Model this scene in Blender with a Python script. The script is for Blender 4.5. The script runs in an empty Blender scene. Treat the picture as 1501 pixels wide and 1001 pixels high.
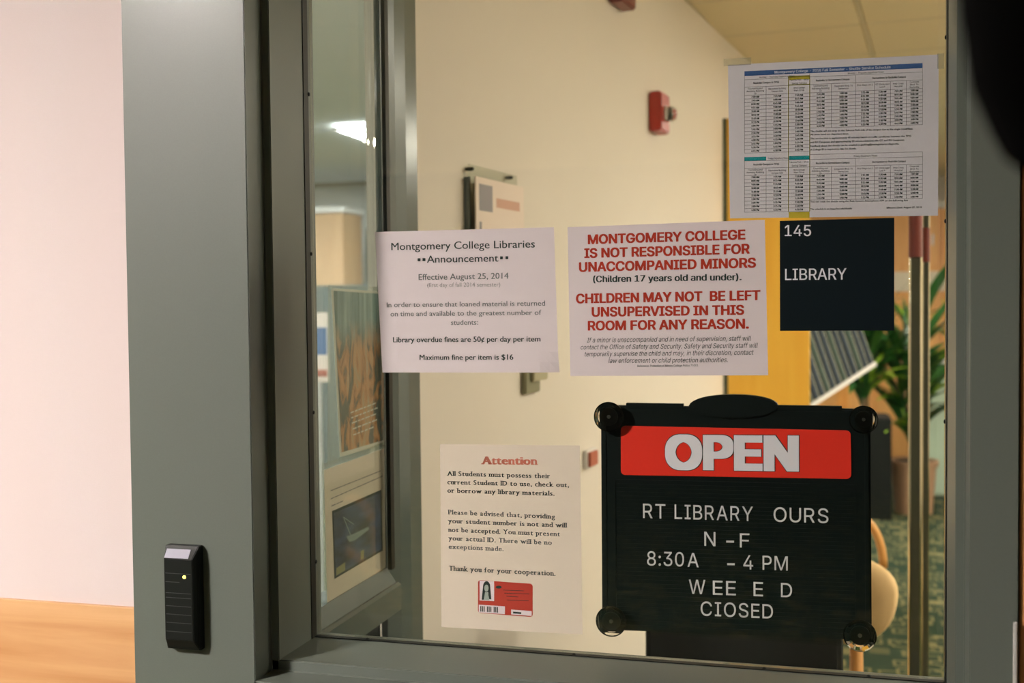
import bpy, bmesh, math, random, mathutils
from mathutils import Vector, Matrix
random.seed(7)
C = bpy.context.scene.collection
sc = bpy.context.scene

# ------------------------------------------------------------------ camera
FPX, CX, CY = 1688.5, 750.5, 500.5
YAW, PITCH, ROLL = math.radians(15.52), math.radians(1.911), math.radians(-0.56)
CAM = Vector((0.0, -1.64, 1.55))
fw = Vector((-math.sin(YAW)*math.cos(PITCH), math.cos(YAW)*math.cos(PITCH), -math.sin(PITCH)))
rt0 = Vector((math.cos(YAW), math.sin(YAW), 0)); up0 = rt0.cross(fw)
rt = rt0*math.cos(ROLL) + up0*math.sin(ROLL); up = up0*math.cos(ROLL) - rt0*math.sin(ROLL)
cd = bpy.data.cameras.new('camera'); cam = bpy.data.objects.new('camera', cd); C.objects.link(cam)
M = Matrix((rt, up, -fw)).transposed().to_4x4(); M.translation = CAM
cam.matrix_world = M
cd.sensor_width = 36; cd.lens = FPX/1501*36
cd.clip_start = 0.02
cd.dof.use_dof = True; cd.dof.focus_distance = 1.65; cd.dof.aperture_fstop = 4.5
sc.camera = cam
# ------------------------------------------------------------------ world, exposure
w = bpy.data.worlds.new('world'); sc.world = w; w.use_nodes = True
w.node_tree.nodes['Background'].inputs[0].default_value = (0.9, 0.8, 0.65, 1)
w.node_tree.nodes['Background'].inputs[1].default_value = 0.15
sc.view_settings.view_transform = 'Standard'; sc.view_settings.look = 'None'
sc.view_settings.gamma = 1; sc.view_settings.use_curve_mapping = False
sc.view_settings.exposure = 0.0
sc.cycles.max_bounces = 10; sc.cycles.transparent_max_bounces = 24
sc.cycles.caustics_reflective = False; sc.cycles.caustics_refractive = False
sc.cycles.sample_clamp_indirect = 4.0
CORRIDOR_LIGHT = 192.0; VEST_LIGHT = 34.0; LIB_LIGHT = 72.0; SIDE_LIGHT = 68.0

# ------------------------------------------------------------------ pixel -> place helpers
def ray(x, y): return rt*((x-CX)/FPX) - up*((y-CY)/FPX) + fw
def onY(x, y, Y): r = ray(x, y); return CAM + r*((Y-CAM.y)/r.y)
def onX(x, y, X): r = ray(x, y); return CAM + r*((X-CAM.x)/r.x)
def onZ(x, y, Z): r = ray(x, y); return CAM + r*((Z-CAM.z)/r.z)
def onP(x, y, p, n): r = ray(x, y); return CAM + r*((p-CAM).dot(n)/r.dot(n))

# ------------------------------------------------------------------ materials
def mat(name, col, rough=0.5, metal=0.0, spec=0.5, noise=None, bump=None, coat=0.0):
    m = bpy.data.materials.new(name); m.use_nodes = True
    nt = m.node_tree; b = nt.nodes['Principled BSDF']
    b.inputs['Base Color'].default_value = (*col, 1); b.inputs['Roughness'].default_value = rough
    b.inputs['Metallic'].default_value = metal; b.inputs['Specular IOR Level'].default_value = spec
    b.inputs['Coat Weight'].default_value = coat
    tc = nt.nodes.new('ShaderNodeTexCoord')
    if noise:                                   # (scale, amount)
        n = nt.nodes.new('ShaderNodeTexNoise'); n.inputs['Scale'].default_value = noise[0]; n.inputs['Detail'].default_value = 5
        nt.links.new(tc.outputs['Object'], n.inputs['Vector'])
        mx = nt.nodes.new('ShaderNodeMix'); mx.data_type = 'RGBA'
        a = noise[1]
        mx.inputs[6].default_value = tuple(c*(1-a) for c in col)+(1,); mx.inputs[7].default_value = tuple(min(1, c*(1+a)) for c in col)+(1,)
        nt.links.new(n.outputs['Fac'], mx.inputs[0]); nt.links.new(mx.outputs[2], b.inputs['Base Color'])
    if bump:                                    # (scale, strength)
        n = nt.nodes.new('ShaderNodeTexNoise'); n.inputs['Scale'].default_value = bump[0]
        nt.links.new(tc.outputs['Object'], n.inputs['Vector'])
        bp = nt.nodes.new('ShaderNodeBump'); bp.inputs['Strength'].default_value = bump[1]; bp.inputs['Distance'].default_value = 0.002
        nt.links.new(n.outputs['Fac'], bp.inputs['Height']); nt.links.new(bp.outputs[0], b.inputs['Normal'])
    return m
def wood(name, c1, c2, scale=(1, 1, 12), rough=0.35, axis_noise=3.0):
    m = mat(name, c1, rough); nt = m.node_tree; b = nt.nodes['Principled BSDF']
    tc = nt.nodes['Texture Coordinate']; mp = nt.nodes.new('ShaderNodeMapping'); mp.inputs['Scale'].default_value = scale
    n = nt.nodes.new('ShaderNodeTexNoise'); n.inputs['Scale'].default_value = axis_noise; n.inputs['Detail'].default_value = 8; n.inputs['Distortion'].default_value = 0.6
    r = nt.nodes.new('ShaderNodeValToRGB'); r.color_ramp.elements[0].position = .3; r.color_ramp.elements[1].position = .72
    r.color_ramp.elements[0].color = (*c1, 1); r.color_ramp.elements[1].color = (*c2, 1)
    nt.links.new(tc.outputs['Object'], mp.inputs[0]); nt.links.new(mp.outputs[0], n.inputs['Vector'])
    nt.links.new(n.outputs['Fac'], r.inputs[0]); nt.links.new(r.outputs[0], b.inputs['Base Color'])
    return m
def clear(name, tint=(1, 1, 1), f0=0.04, rough=0.0, haze=0.0, haze_col=(.8, .8, .8)):
    m = bpy.data.materials.new(name); m.use_nodes = True; nt = m.node_tree
    for n in list(nt.nodes): nt.nodes.remove(n)
    out = nt.nodes.new('ShaderNodeOutputMaterial'); tr = nt.nodes.new('ShaderNodeBsdfTransparent'); tr.inputs[0].default_value = (*tint, 1)
    gl = nt.nodes.new('ShaderNodeBsdfGlossy'); gl.inputs['Roughness'].default_value = rough
    lw = nt.nodes.new('ShaderNodeLayerWeight'); lw.inputs['Blend'].default_value = 0.5
    pw = nt.nodes.new('ShaderNodeMath'); pw.operation = 'POWER'; pw.inputs[1].default_value = 5
    ma = nt.nodes.new('ShaderNodeMath'); ma.operation = 'MULTIPLY_ADD'; ma.inputs[1].default_value = 1-f0; ma.inputs[2].default_value = f0
    mx = nt.nodes.new('ShaderNodeMixShader')
    nt.links.new(lw.outputs['Facing'], pw.inputs[0]); nt.links.new(pw.outputs[0], ma.inputs[0]); nt.links.new(ma.outputs[0], mx.inputs[0])
    base = tr
    if haze > 0:
        df = nt.nodes.new('ShaderNodeBsdfDiffuse'); df.inputs[0].default_value = (*haze_col, 1)
        m2 = nt.nodes.new('ShaderNodeMixShader'); m2.inputs[0].default_value = haze
        nt.links.new(tr.outputs[0], m2.inputs[1]); nt.links.new(df.outputs[0], m2.inputs[2]); base = m2
    nt.links.new(base.outputs[0], mx.inputs[1]); nt.links.new(gl.outputs[0], mx.inputs[2]); nt.links.new(mx.outputs[0], out.inputs[0])
    return m
def emit(name, col, s):
    m = mat(name, col); b = m.node_tree.nodes['Principled BSDF']
    b.inputs['Emission Color'].default_value = (*col, 1); b.inputs['Emission Strength'].default_value = s
    return m
MT = {}
MT['frame'] = mat('grey_frame_paint', (0.112, 0.131, 0.112), 0.45, spec=.4, noise=(420, .06), bump=(900, .05), coat=.07)
MT['frame'].node_tree.nodes['Principled BSDF'].inputs['Coat Roughness'].default_value = .22
MT['frame_in'] = mat('grey_green_frame_paint', (0.085, 0.112, 0.105), 0.25, noise=(300, .05))
MT['wall_out'] = mat('corridor_wall_paint', (0.64, 0.55, 0.54), 0.85, noise=(3, .02), bump=(500, .1))
MT['wall_dark'] = mat('dim_corridor_end', (0.04, 0.04, 0.03), 0.9)  # near-black colour stands for a dim corridor end, keeping glass reflections dark
MT['cream'] = mat('cream_wall_paint', (0.80, 0.73, 0.64), 0.8, noise=(2, .03), bump=(400, .1))
MT['tile'] = mat('ceiling_tile_face', (0.74, 0.64, 0.42), 0.9, noise=(120, .05), bump=(260, .3))
MT['grid'] = mat('ceiling_grid_metal', (0.62, 0.55, 0.38), 0.5)
MT['side_ceiling'] = mat('side_room_ceiling_paint', (0.80, 0.83, 0.84), 0.9)
MT['maple'] = wood('maple_veneer', (0.50, 0.24, 0.09), (0.68, 0.41, 0.20), (1.2, 1, 16), .4, 1.6)
MT['door'] = wood('door_veneer', (0.50, 0.20, 0.07), (0.66, 0.31, 0.12), (14, 14, 1), .4, 2)
MT['yellow_wood'] = wood('yellow_oak_veneer', (0.90, 0.48, 0.055), (0.97, 0.58, 0.08), (10, 10, .8), .4, 2)
MT['orange_wood'] = wood('orange_oak_veneer', (0.72, 0.33, 0.09), (0.86, 0.45, 0.15), (8, 8, .8), .4, 2)
MT['chair_wood'] = wood('bent_beech', (0.62, 0.28, 0.07), (0.78, 0.4, 0.12), (8, 8, 1), .35, 3)
MT['rubber'] = mat('black_rubber', (0.004, 0.006, 0.005), 0.5, spec=.25)
MT['dark'] = mat('flat_near_black', (0.01, 0.014, 0.012), 0.8, spec=.2)  # plain near-black for the sidelight's lower panel and the bin plinth
MT['black'] = mat('black_plastic', (0.004, 0.008, 0.008), 0.4, spec=.15, noise=(300, .2), bump=(800, .08))
MT['navy'] = mat('black_sign_plastic', (0.004, 0.009, 0.012), 0.4, spec=.15, noise=(400, .1))
MT['paper'] = mat('white_paper', (0.90, 0.78, 0.86), 0.75, spec=.2, noise=(25, .015))
MT['paper_cool'] = mat('white_copy_paper', (0.80, 0.75, 0.84), 0.75, spec=.2, noise=(25, .015))
MT['paper_warm'] = mat('off_white_paper', (0.88, 0.75, 0.66), 0.7, spec=.2, noise=(20, .015))
MT['ink'] = mat('black_ink', (0.03, 0.045, 0.045), 0.7, spec=.2)
MT['ink_grey'] = mat('grey_and_veiled_ink', (0.16, 0.17, 0.18), 0.7, spec=.2)  # grey print; paler notice letters carry the glass reflection in their ink
MT['ink_light'] = mat('light_grey_ink', (0.32, 0.30, 0.32), 0.7, spec=.2)
MT['ink_red'] = mat('dark_red_ink', (0.50, 0.040, 0.020), 0.6, spec=.2)
MT['ink_orange'] = mat('faded_red_ink', (0.75, 0.22, 0.16), 0.6, spec=.2)
MT['ink_blue'] = mat('blue_header_ink', (0.05, 0.13, 0.36), 0.6, spec=.2)
MT['ink_cyan'] = mat('cyan_highlighter', (0.02, 0.36, 0.42), 0.6, spec=.2)
MT['ink_yellow'] = mat('yellow_highlighter', (0.62, 0.50, 0.05), 0.6, spec=.2)
MT['ink_olive'] = mat('olive_table_line', (0.30, 0.27, 0.04), 0.6, spec=.2)
MT['ink_white'] = mat('white_print', (0.82, 0.80, 0.90), 0.6, spec=.2)
MT['red'] = mat('red_sign_plastic', (0.85, 0.035, 0.02), 0.42, spec=.3, bump=(700, .05))
MT['letter'] = mat('white_letter_plastic', (0.78, 0.78, 0.82), 0.4)
MT['white'] = mat('white_plastic', (0.8, 0.78, 0.75), 0.4)
MT['card_red'] = mat('id_card_red', (0.55, 0.045, 0.03), 0.5)
MT['chrome'] = mat('brushed_chrome', (0.80, 0.74, 0.56), 0.18, 1.0)
MT['post_reflection'] = mat('dark_olive_reflection', (0.045, 0.05, 0.028), 0.4)  # dark reflection in the chrome posts, put into colour
MT['steel'] = mat('satin_steel', (0.62, 0.62, 0.60), 0.35, 0.35)
MT['red_paint'] = mat('dark_red_paint', (0.16, 0.02, 0.012), 0.4)
MT['alarm_red'] = mat('alarm_red_plastic', (0.36, 0.02, 0.012), 0.4)
MT['leaf'] = mat('dark_green_leaf', (0.018, 0.085, 0.016), 0.35, noise=(6, .5))
MT['leaf_bright'] = mat('lime_green_leaf', (0.30, 0.50, 0.04), 0.35, noise=(6, .3))
MT['stem'] = mat('brown_stem', (0.25, 0.15, 0.07), 0.8, noise=(20, .3))
MT['soil'] = mat('potting_soil', (0.03, 0.02, 0.012), 0.95, noise=(50, .5))
MT['pot'] = mat('clay_pot', (0.42, 0.25, 0.15), 0.7, noise=(15, .15))
MT['planter'] = mat('pale_green_planter', (0.36, 0.44, 0.32), 0.5, noise=(8, .1))
MT['binder'] = mat('navy_binder_cloth', (0.008, 0.024, 0.045), 0.6, noise=(40, .3))
MT['binder_green'] = mat('dark_green_binder_cloth', (0.02, 0.05, 0.04), 0.6, noise=(40, .3))
MT['binder_edge'] = mat('pale_page_edges', (0.50, 0.50, 0.40), 0.8, noise=(90, .2))
MT['fabric'] = mat('beige_upholstery', (0.95, 0.66, 0.34), 0.9, noise=(200, .08), bump=(700, .4))
MT['holder'] = clear('clear_acrylic', (.93, .95, .92), 0.02, .05, .05, (.7, .7, .6))
MT['sleeve'] = clear('clear_sheet_sleeve', (.93, .93, .9), 0.035, .12, .16, (.72, .68, .55))
MT['glass'] = clear('window_glass', (.965, .975, .955), 0.042)
MT['side_glass'] = clear('sidelight_glass', (.93, .96, .95), 0.045, 0, .06, (.45, .55, .55))
MT['cup'] = mat('clear_suction_cup', (.95, .95, .9), .04)
MT['cup'].node_tree.nodes['Principled BSDF'].inputs['Transmission Weight'].default_value = 1; MT['cup'].node_tree.nodes['Principled BSDF'].inputs['IOR'].default_value = 1.42
MT['cup_inner'] = mat('smoky_cup_core', (0.012, 0.02, 0.022), 0.3)
MT['strap'] = mat('black_webbing', (0.002, 0.002, 0.002), 0.95, spec=.05)
MT['led'] = emit('amber_green_led', (1.0, 0.85, 0.15), 2.2)

def carpet_mat():
    m = mat('patterned_carpet', (.06, .07, .05), .95, spec=.1); nt = m.node_tree; b = nt.nodes['Principled BSDF']
    tc = nt.nodes['Texture Coordinate']; v = nt.nodes.new('ShaderNodeTexVoronoi'); v.inputs['Scale'].default_value = 10.5; v.distance = 'CHEBYCHEV'
    r = nt.nodes.new('ShaderNodeValToRGB'); e = r.color_ramp.elements
    g = (.035, .060, .035, 1); t = (.24, .22, .10, 1)
    e[0].position = 0; e[0].color = t; e[1].position = 1; e[1].color = g
    for p, c in ((.10, t), (.14, g), (.30, g), (.34, t), (.42, t), (.47, g)): q = e.new(p); q.color = c
    n = nt.nodes.new('ShaderNodeTexNoise'); n.inputs['Scale'].default_value = 160
    mx = nt.nodes.new('ShaderNodeMix'); mx.data_type = 'RGBA'; mx.blend_type = 'MULTIPLY'; mx.inputs[0].default_value = .7
    nt.links.new(tc.outputs['Object'], v.inputs['Vector']); nt.links.new(v.outputs['Distance'], r.inputs[0])
    nt.links.new(tc.outputs['Object'], n.inputs['Vector'])
    nt.links.new(r.outputs[0], mx.inputs[6]); nt.links.new(n.outputs['Fac'], mx.inputs[7]); nt.links.new(mx.outputs[2], b.inputs['Base Color'])
    return m
MT['carpet'] = carpet_mat()

# ------------------------------------------------------------------ object helpers
def tag(o, label=None, cat=None, group=None, kind=None):
    if label: o['label'] = label
    if cat: o['category'] = cat
    if group: o['group'] = group
    if kind: o['kind'] = kind
    return o
def wloc(o):
    v = Vector((0, 0, 0))
    while o: v = v + o.location; o = o.parent
    return v
def obj(name, bm, m, parent=None, origin=None, smooth=False, kind=None, label=None):
    if origin is None:
        xs = [v.co for v in bm.verts]
        lo = Vector([min(c[i] for c in xs) for i in range(3)]); hi = Vector([max(c[i] for c in xs) for i in range(3)])
        origin = (lo+hi)/2; origin.z = lo.z
    origin = Vector(origin)
    bmesh.ops.translate(bm, verts=bm.verts, vec=-origin)
    me = bpy.data.meshes.new(name); bm.to_mesh(me); bm.free()
    for mm in (m if isinstance(m, (list, tuple)) else [m]): me.materials.append(mm)
    if smooth:
        for p in me.polygons: p.use_smooth = True
    o = bpy.data.objects.new(name, me); C.objects.link(o)
    if parent: o.parent = parent; o.location = origin - wloc(parent)
    else: o.location = origin
    if kind: o['kind'] = kind
    if label: o['label'] = label
    return o
def empty(name, loc):
    o = bpy.data.objects.new(name, None); o.empty_display_size = .05; C.objects.link(o); o.location = loc; return o
def B(): return bmesh.new()
def bx(bm, x0, x1, y0, y1, z0, z1, bev=0, seg=2):
    b2 = B() if bev else bm
    g = bmesh.ops.create_cube(b2, size=1)
    for v in g['verts']:
        v.co = Vector(((x0+x1)/2+v.co.x*(x1-x0), (y0+y1)/2+v.co.y*(y1-y0), (z0+z1)/2+v.co.z*(z1-z0)))
    if bev:
        bmesh.ops.bevel(b2, geom=b2.edges[:], offset=bev, segments=seg, affect='EDGES', profile=.5)
        merge(bm, b2)
    return bm
def merge(bm, b2):
    me = bpy.data.meshes.new('tmp'); b2.to_mesh(me); b2.free(); bm.from_mesh(me); bpy.data.meshes.remove(me)
def prism(bm, pts, vec, bev=0):
    """closed polygon pts extruded along vec"""
    b2 = B()
    a = [b2.verts.new(p) for p in pts]; c = [b2.verts.new(Vector(p)+Vector(vec)) for p in pts]
    n = len(pts); b2.faces.new(a); b2.faces.new(c[::-1])
    for i in range(n): b2.faces.new((a[i], c[i], c[(i+1) % n], a[(i+1) % n]))
    bmesh.ops.recalc_face_normals(b2, faces=b2.faces)
    if bev: bmesh.ops.bevel(b2, geom=b2.edges[:], offset=bev, segments=2, affect='EDGES')
    merge(bm, b2); return bm
def obox(bm, o, a, b, c, bev=0):
    o, a, b, c = Vector(o), Vector(a), Vector(b), Vector(c)
    return prism(bm, [o, o+a, o+a+b, o+b], c, bev)
def tube(bm, pts, r, n=10, cap=True):
    pts = [Vector(p) for p in pts]; rs = r if isinstance(r, (list, tuple)) else [r]*len(pts); rings = []
    ref = Vector((0, 0, 1))
    for i, p in enumerate(pts):
        d = (pts[min(i+1, len(pts)-1)]-pts[max(i-1, 0)]).normalized()
        q = ref if abs(d.dot(ref)) < .95 else Vector((1, 0, 0))
        u = d.cross(q).normalized(); v = d.cross(u)
        rings.append([bm.verts.new(p+(u*math.cos(2*math.pi*k/n)+v*math.sin(2*math.pi*k/n))*rs[i]) for k in range(n)])
    for i in range(len(rings)-1):
        for k in range(n): bm.faces.new((rings[i][k], rings[i][(k+1) % n], rings[i+1][(k+1) % n], rings[i+1][k]))
    if cap: bm.faces.new(rings[0][::-1]); bm.faces.new(rings[-1])
    bmesh.ops.recalc_face_normals(bm, faces=bm.faces); return bm
def lathe(bm, c, prof, axis='z', n=32):
    """prof: list of (radius, height along axis)"""
    c = Vector(c); rings = []
    for r, h in prof:
        ring = []
        for k in range(n):
            a = 2*math.pi*k/n
            p = Vector((r*math.cos(a), r*math.sin(a), h)) if axis == 'z' else (Vector((r*math.cos(a), h, r*math.sin(a))) if axis == 'y' else Vector((h, r*math.cos(a), r*math.sin(a))))
            ring.append(bm.verts.new(c+p))
        rings.append(ring)
    for i in range(len(rings)-1):
        for k in range(n): bm.faces.new((rings[i][k], rings[i][(k+1) % n], rings[i+1][(k+1) % n], rings[i+1][k]))
    bm.faces.new(rings[0][::-1]); bm.faces.new(rings[-1])
    bmesh.ops.recalc_face_normals(bm, faces=bm.faces); return bm

# ---- text: default font turned into mesh once per string; plain grotesque letters use the font that ships inside Blender
SANS = None
try:
    import os
    SANS = bpy.data.fonts.load(os.path.join(bpy.utils.system_resource('DATAFILES'), 'fonts', 'Inter.woff2'))
except Exception:
    SANS = None
_tc = {}
def fill_outlines(me):
    """triangulate self-overlapping glyph outlines, keeping every triangle with a non-zero winding"""
    adj = {}
    for e in me.edges:
        a, b = e.vertices; adj.setdefault(a, []).append(b); adj.setdefault(b, []).append(a)
    seen, loops = set(), []
    for v in range(len(me.vertices)):
        if v in seen or v not in adj: continue
        loop = [v]; seen.add(v)
        while True:
            n = sorted((q for q in adj[loop[-1]] if q not in seen), key=lambda q: q != loop[-1]+1)
            if not n: break
            loop.append(n[0]); seen.add(n[0])
        if len(loop) > 2: loops.append([tuple(me.vertices[i].co[:2]) for i in loop])
    P, E = [], []
    for L in loops:
        b = len(P); P += [Vector(p) for p in L]; E += [(b+i, b+(i+1) % len(L)) for i in range(len(L))]
    bb = [(min(p[0] for p in L), max(p[0] for p in L), L) for L in loops]
    co, _, tri, *_r = mathutils.geometry.delaunay_2d_cdt(P, E, [], 0, 1e-5)
    keep = []
    for t in tri:
        cx = sum(co[i].x for i in t)/len(t); cy = sum(co[i].y for i in t)/len(t); wn_ = 0
        for x0, x1, L in bb:
            if not x0 <= cx <= x1: continue
            px, py = L[-1]
            for qx, qy in L:
                if (py <= cy) != (qy <= cy):
                    if px+(cy-py)/(qy-py)*(qx-px) > cx: wn_ += 1 if qy > py else -1
                px, py = qx, qy
        if wn_: keep.append(tuple(t))
    return [(c.x, c.y, 0.0) for c in co], keep
def glyphs(body, bold=0.0, shear=0.0, sans=False, ext=False):
    k = (body, shear, sans, ext)
    if k in _tc: return _tc[k]
    cu = bpy.data.curves.new('t', 'FONT'); cu.body = body; cu.resolution_u = 3 if len(body) > 8 else 6; cu.shear = shear
    if sans and SANS: cu.font = SANS
    cu.fill_mode = 'FRONT'
    if sans and SANS: cu.fill_mode = 'NONE'; cu.resolution_u = 2 if len(body) > 8 else 5
    o = bpy.data.objects.new('t', cu); C.objects.link(o)
    dg = bpy.context.evaluated_depsgraph_get(); dg.update()
    me = bpy.data.meshes.new_from_object(o.evaluated_get(dg))
    vs = [tuple(v.co) for v in me.vertices]; fs = [tuple(p.vertices) for p in me.polygons]
    if sans and SANS: vs, fs = fill_outlines(me)
    bpy.data.objects.remove(o); bpy.data.curves.remove(cu); bpy.data.meshes.remove(me)
    xs = [v[0] for v in vs]; _tc[k] = (vs, fs, min(xs), max(xs)); return _tc[k]
CAPH = max(v[1] for v in glyphs('H')[0]); CAPS = max(v[1] for v in glyphs('H', sans=True)[0])
def put(bm, body, P0, P1, capm, U=Vector((0, 0, 1)), N=Vector((0, -1, 0)), off=0.0, depth=0.0, bold=0.0, shear=0.0, sans=False):
    """letters between two points; bold lays shifted copies of the same letters over each other"""
    vs, fs, x0, x1 = glyphs(body, 0, shear, sans); ch = CAPS if sans else CAPH
    P0, P1 = Vector(P0), Vector(P1); s = capm/ch; W = (P1-P0).length; un = (P1-P0).normalized()
    b = bold*s; ex = un*((W-2*b)/(x1-x0)); P0 = P0+un*b; sv = s*(1-.6*bold/ch)
    shifts = [(0, 0)] if not bold else ([(a_/2, b_*.6) for a_ in (-2, -1, 0, 1, 2) for b_ in (-1, 0, 1)] if bold > .04 else [(-1, 0), (1, 0), (0, 0), (-.7, .5), (.7, .5), (.7, -.5), (-.7, -.5)] if bold > .03 else [(-1, 0), (1, 0), (0, 0)])
    for q_, (sx_, sy_) in enumerate(shifts):
        o0 = P0+un*(b*sx_)+U*(b*sy_+b*.5)+N*(off+q_*2e-6)
        used = sorted({i for f in fs for i in f})
        vv = {i: bm.verts.new(o0+ex*(vs[i][0]-x0)+U*(vs[i][1]*sv)) for i in used}
        newf = []
        for f in fs:
            try: newf.append(bm.faces.new([vv[i] for i in f]))
            except ValueError: pass
        if depth:
            r = bmesh.ops.extrude_face_region(bm, geom=newf)
            bmesh.ops.translate(bm, verts=[g for g in r['geom'] if isinstance(g, bmesh.types.BMVert)], vec=N*depth)
    return bm
def quadpx(bm, pts, Y):
    bm.faces.new([bm.verts.new(p if isinstance(p, Vector) else onY(p[0], p[1], Y)) for p in pts])
PXM = lambda px, py, Y: (onY(px, py-1, Y)-onY(px, py, Y)).length      # metres per vertical pixel there
def lines(name, rows, Y, m, parent, cap=None, **kw):
    bm = B()
    for r in rows:
        body, x0, y0, x1, y1, c = r
        put(bm, body, onY(x0, y0, Y), onY(x1, y1, Y), c*PXM(x0, y0, Y), **kw)
    return obj(name, bm, m, parent)
def sheet(bm, P, thick, nx=14, nz=10, bulge=None):
    """thin sheet through four corner points TL TR BR BL (world), bulge(u,v) = offset along +y"""
    TL, TR, BR, BL = [Vector(p) for p in P]
    f, b = [], []
    for j in range(nz+1):
        v = j/nz; rf, rb = [], []
        for i in range(nx+1):
            u = i/nx; p = (TL*(1-u)+TR*u)*(1-v)+(BL*(1-u)+BR*u)*v
            if bulge: p = p+Vector((0, bulge(u, v), 0))
            rf.append(bm.verts.new(p)); rb.append(bm.verts.new(p+Vector((0, thick, 0))))
        f.append(rf); b.append(rb)
    for j in range(nz):
        for i in range(nx):
            bm.faces.new((f[j][i], f[j+1][i], f[j+1][i+1], f[j][i+1])); bm.faces.new((b[j][i], b[j][i+1], b[j+1][i+1], b[j+1][i]))
    for i in range(nx):
        bm.faces.new((f[0][i], f[0][i+1], b[0][i+1], b[0][i])); bm.faces.new((f[nz][i], b[nz][i], b[nz][i+1], f[nz][i+1]))
    for j in range(nz):
        bm.faces.new((f[j][0], b[j][0], b[j+1][0], f[j+1][0])); bm.faces.new((f[j][nx], f[j+1][nx], b[j+1][nx], b[j][nx]))
    return bm

# ================================================================== STRUCTURE
CEIL = 2.70
GX0, GX1 = -.774, .147          # glass opening left / right
GZ = 1.55-.515                  # glass bottom
YS, YF = -.134, -.184           # stop edge, frame face
XFL, XFR = -.786, .158          # frame face inner edges
FL, FR = -.981, .212            # frame face outer edges
ZF = GZ-.016
YW = -.168                      # corridor wall plane
# corridor walls -----------------------------------------------------
bm = B(); bx(bm, -4.5, FL+.01, YW, .02, 0, CEIL)
obj('wall_left', bm, MT['wall_out'], kind='structure')
zr0 = onY(0, 877, YW-.006).z; zr1 = onY(190, 890, YW-.006).z; zr = (zr0+zr1)/2
bm = B(); bx(bm, -4.4, FL-.001, YW-.008, YW-.0005, .1, zr, .001)
tag(obj('trim_1', bm, MT['maple'], kind='structure'), 'maple wainscot board on the corridor wall')
bm = B(); bx(bm, 1.25, 4, YW, .02, 0, CEIL); obj('wall_right', bm, MT['wall_out'], kind='structure')
bm = B(); bx(bm, -4.5, 4, -8.12, -8.0, 0, CEIL); obj('wall_back', bm, MT['wall_dark'], kind='structure')
bm = B(); bx(bm, -4.6, -4.5, -8, .02, 0, CEIL); obj('wall_end', bm, MT['wall_out'], kind='structure')
bm = B(); bx(bm, 4.0, 4.1, -8, .02, 0, CEIL); obj('wall_far', bm, MT['wall_out'], kind='structure')
bm = B(); bx(bm, FL+.01, 1.25, YW, .02, 2.25, CEIL); obj('wall_over', bm, MT['wall_out'], kind='structure')
bm = B(); bx(bm, FL+.01, FR+.0, YW+.005, -.01, 0, .86); obj('wall_front', bm, MT['wall_out'], kind='structure')
# floor ---------------------------------------------------------------
bm = B(); bx(bm, -7, 4.1, -8.1, 10.2, -.1, 0); obj('floor', bm, MT['carpet'], kind='structure')
# corridor ceiling
bm = B(); bx(bm, -4.5, 4, -8, -.0, CEIL, CEIL+.1); obj('ceiling', bm, MT['tile'], kind='structure')

# main window frame -----------------------------------------------------
win = empty('window_1', (-.31, 0, GZ)); win['kind'] = 'structure'
def jamb_poly(s, xg, xf, xo):
    # plan profile, glass side to outside
    return [(xg, .012), (xg, YS), (xf, YS), (xf, YF), (xo, YF), (xo, .012)]
ZT = 2.25
for s, xg, xf, xo in ((-1, GX0, XFL, FL), (1, GX1, XFR, FR)):
    bm = B(); prism(bm, [(x, y, .0) for x, y in jamb_poly(s, xg, xf, xo)], (0, 0, ZT))
    bmesh.ops.bevel(bm, geom=[e for e in bm.edges if abs((e.verts[0].co-e.verts[1].co).z) > 1], offset=.0012, segments=2, affect='EDGES')
    obj('jamb', bm, MT['frame'], win)
bm = B(); prism(bm, [(XFL, YF, .86), (XFL, YF, ZF), (XFL, YS, ZF), (XFL, YS, GZ), (XFL, .012, GZ), (XFL, .012, .86)], (XFR-XFL, 0, 0))
bmesh.ops.bevel(bm, geom=[e for e in bm.edges if abs((e.verts[0].co-e.verts[1].co).x) > .5], offset=.0014, segments=3, affect='EDGES')
obj('window_sill', bm, MT['frame'], win)
bm = B(); prism(bm, [(XFL, YF, ZT), (XFL, YF, 2.14), (XFL, YS, 2.14), (XFL, YS, 2.13), (XFL, .012, 2.13), (XFL, .012, ZT)], (XFR-XFL, 0, 0))
obj('window_head', bm, MT['frame'], win)
bm = B(); bx(bm, GX0+.001, GX1-.001, -.003, .003, GZ+.001, 2.129)
obj('glass_pane', bm, MT['glass'], win)
bm = B()
bx(bm, GX0, GX0+.0012, -.026, -.010, GZ, 2.13); bx(bm, GX1-.0012, GX1, -.026, -.010, GZ, 2.13); bx(bm, GX0, GX1, -.016, -.006, GZ, GZ+.0014)
obj('gasket', bm, MT['rubber'], win)
for zz in (onX(461, 142, GX0).z, onX(463, 373, GX0).z, onX(466, 603, GX0).z, onX(468, 820, GX0).z):
    bm = B(); lathe(bm, (GX0+.001, -.009, zz), [(.003, 0), (.003, .001), (.0015, .002)], 'x', 12); obj('screw', bm, MT['rubber'], win)
for xx, yy in ((1386, 325), (1384, 615), (1386, 60)):
    bm = B(); lathe(bm, (GX1-.003, -.009, onX(xx, yy, GX1).z), [(.0015, 0), (.003, .001), (.003, .002)], 'x', 12); obj('screw', bm, MT['rubber'], win)
for xx in (515, 845, 1125, 1270):
    bm = B(); lathe(bm, (onZ(xx, 955, GZ).x, -.011, GZ+.001), [(.003, 0), (.003, .001), (.0015, .002)], 'z', 12); obj('screw', bm, MT['rubber'], win)
# inner wall faces behind the frame
bm = B(); bx(bm, -.98, -.80, .0201, .05, 0, CEIL); obj('wall_reveal', bm, MT['cream'], kind='structure')

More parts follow.
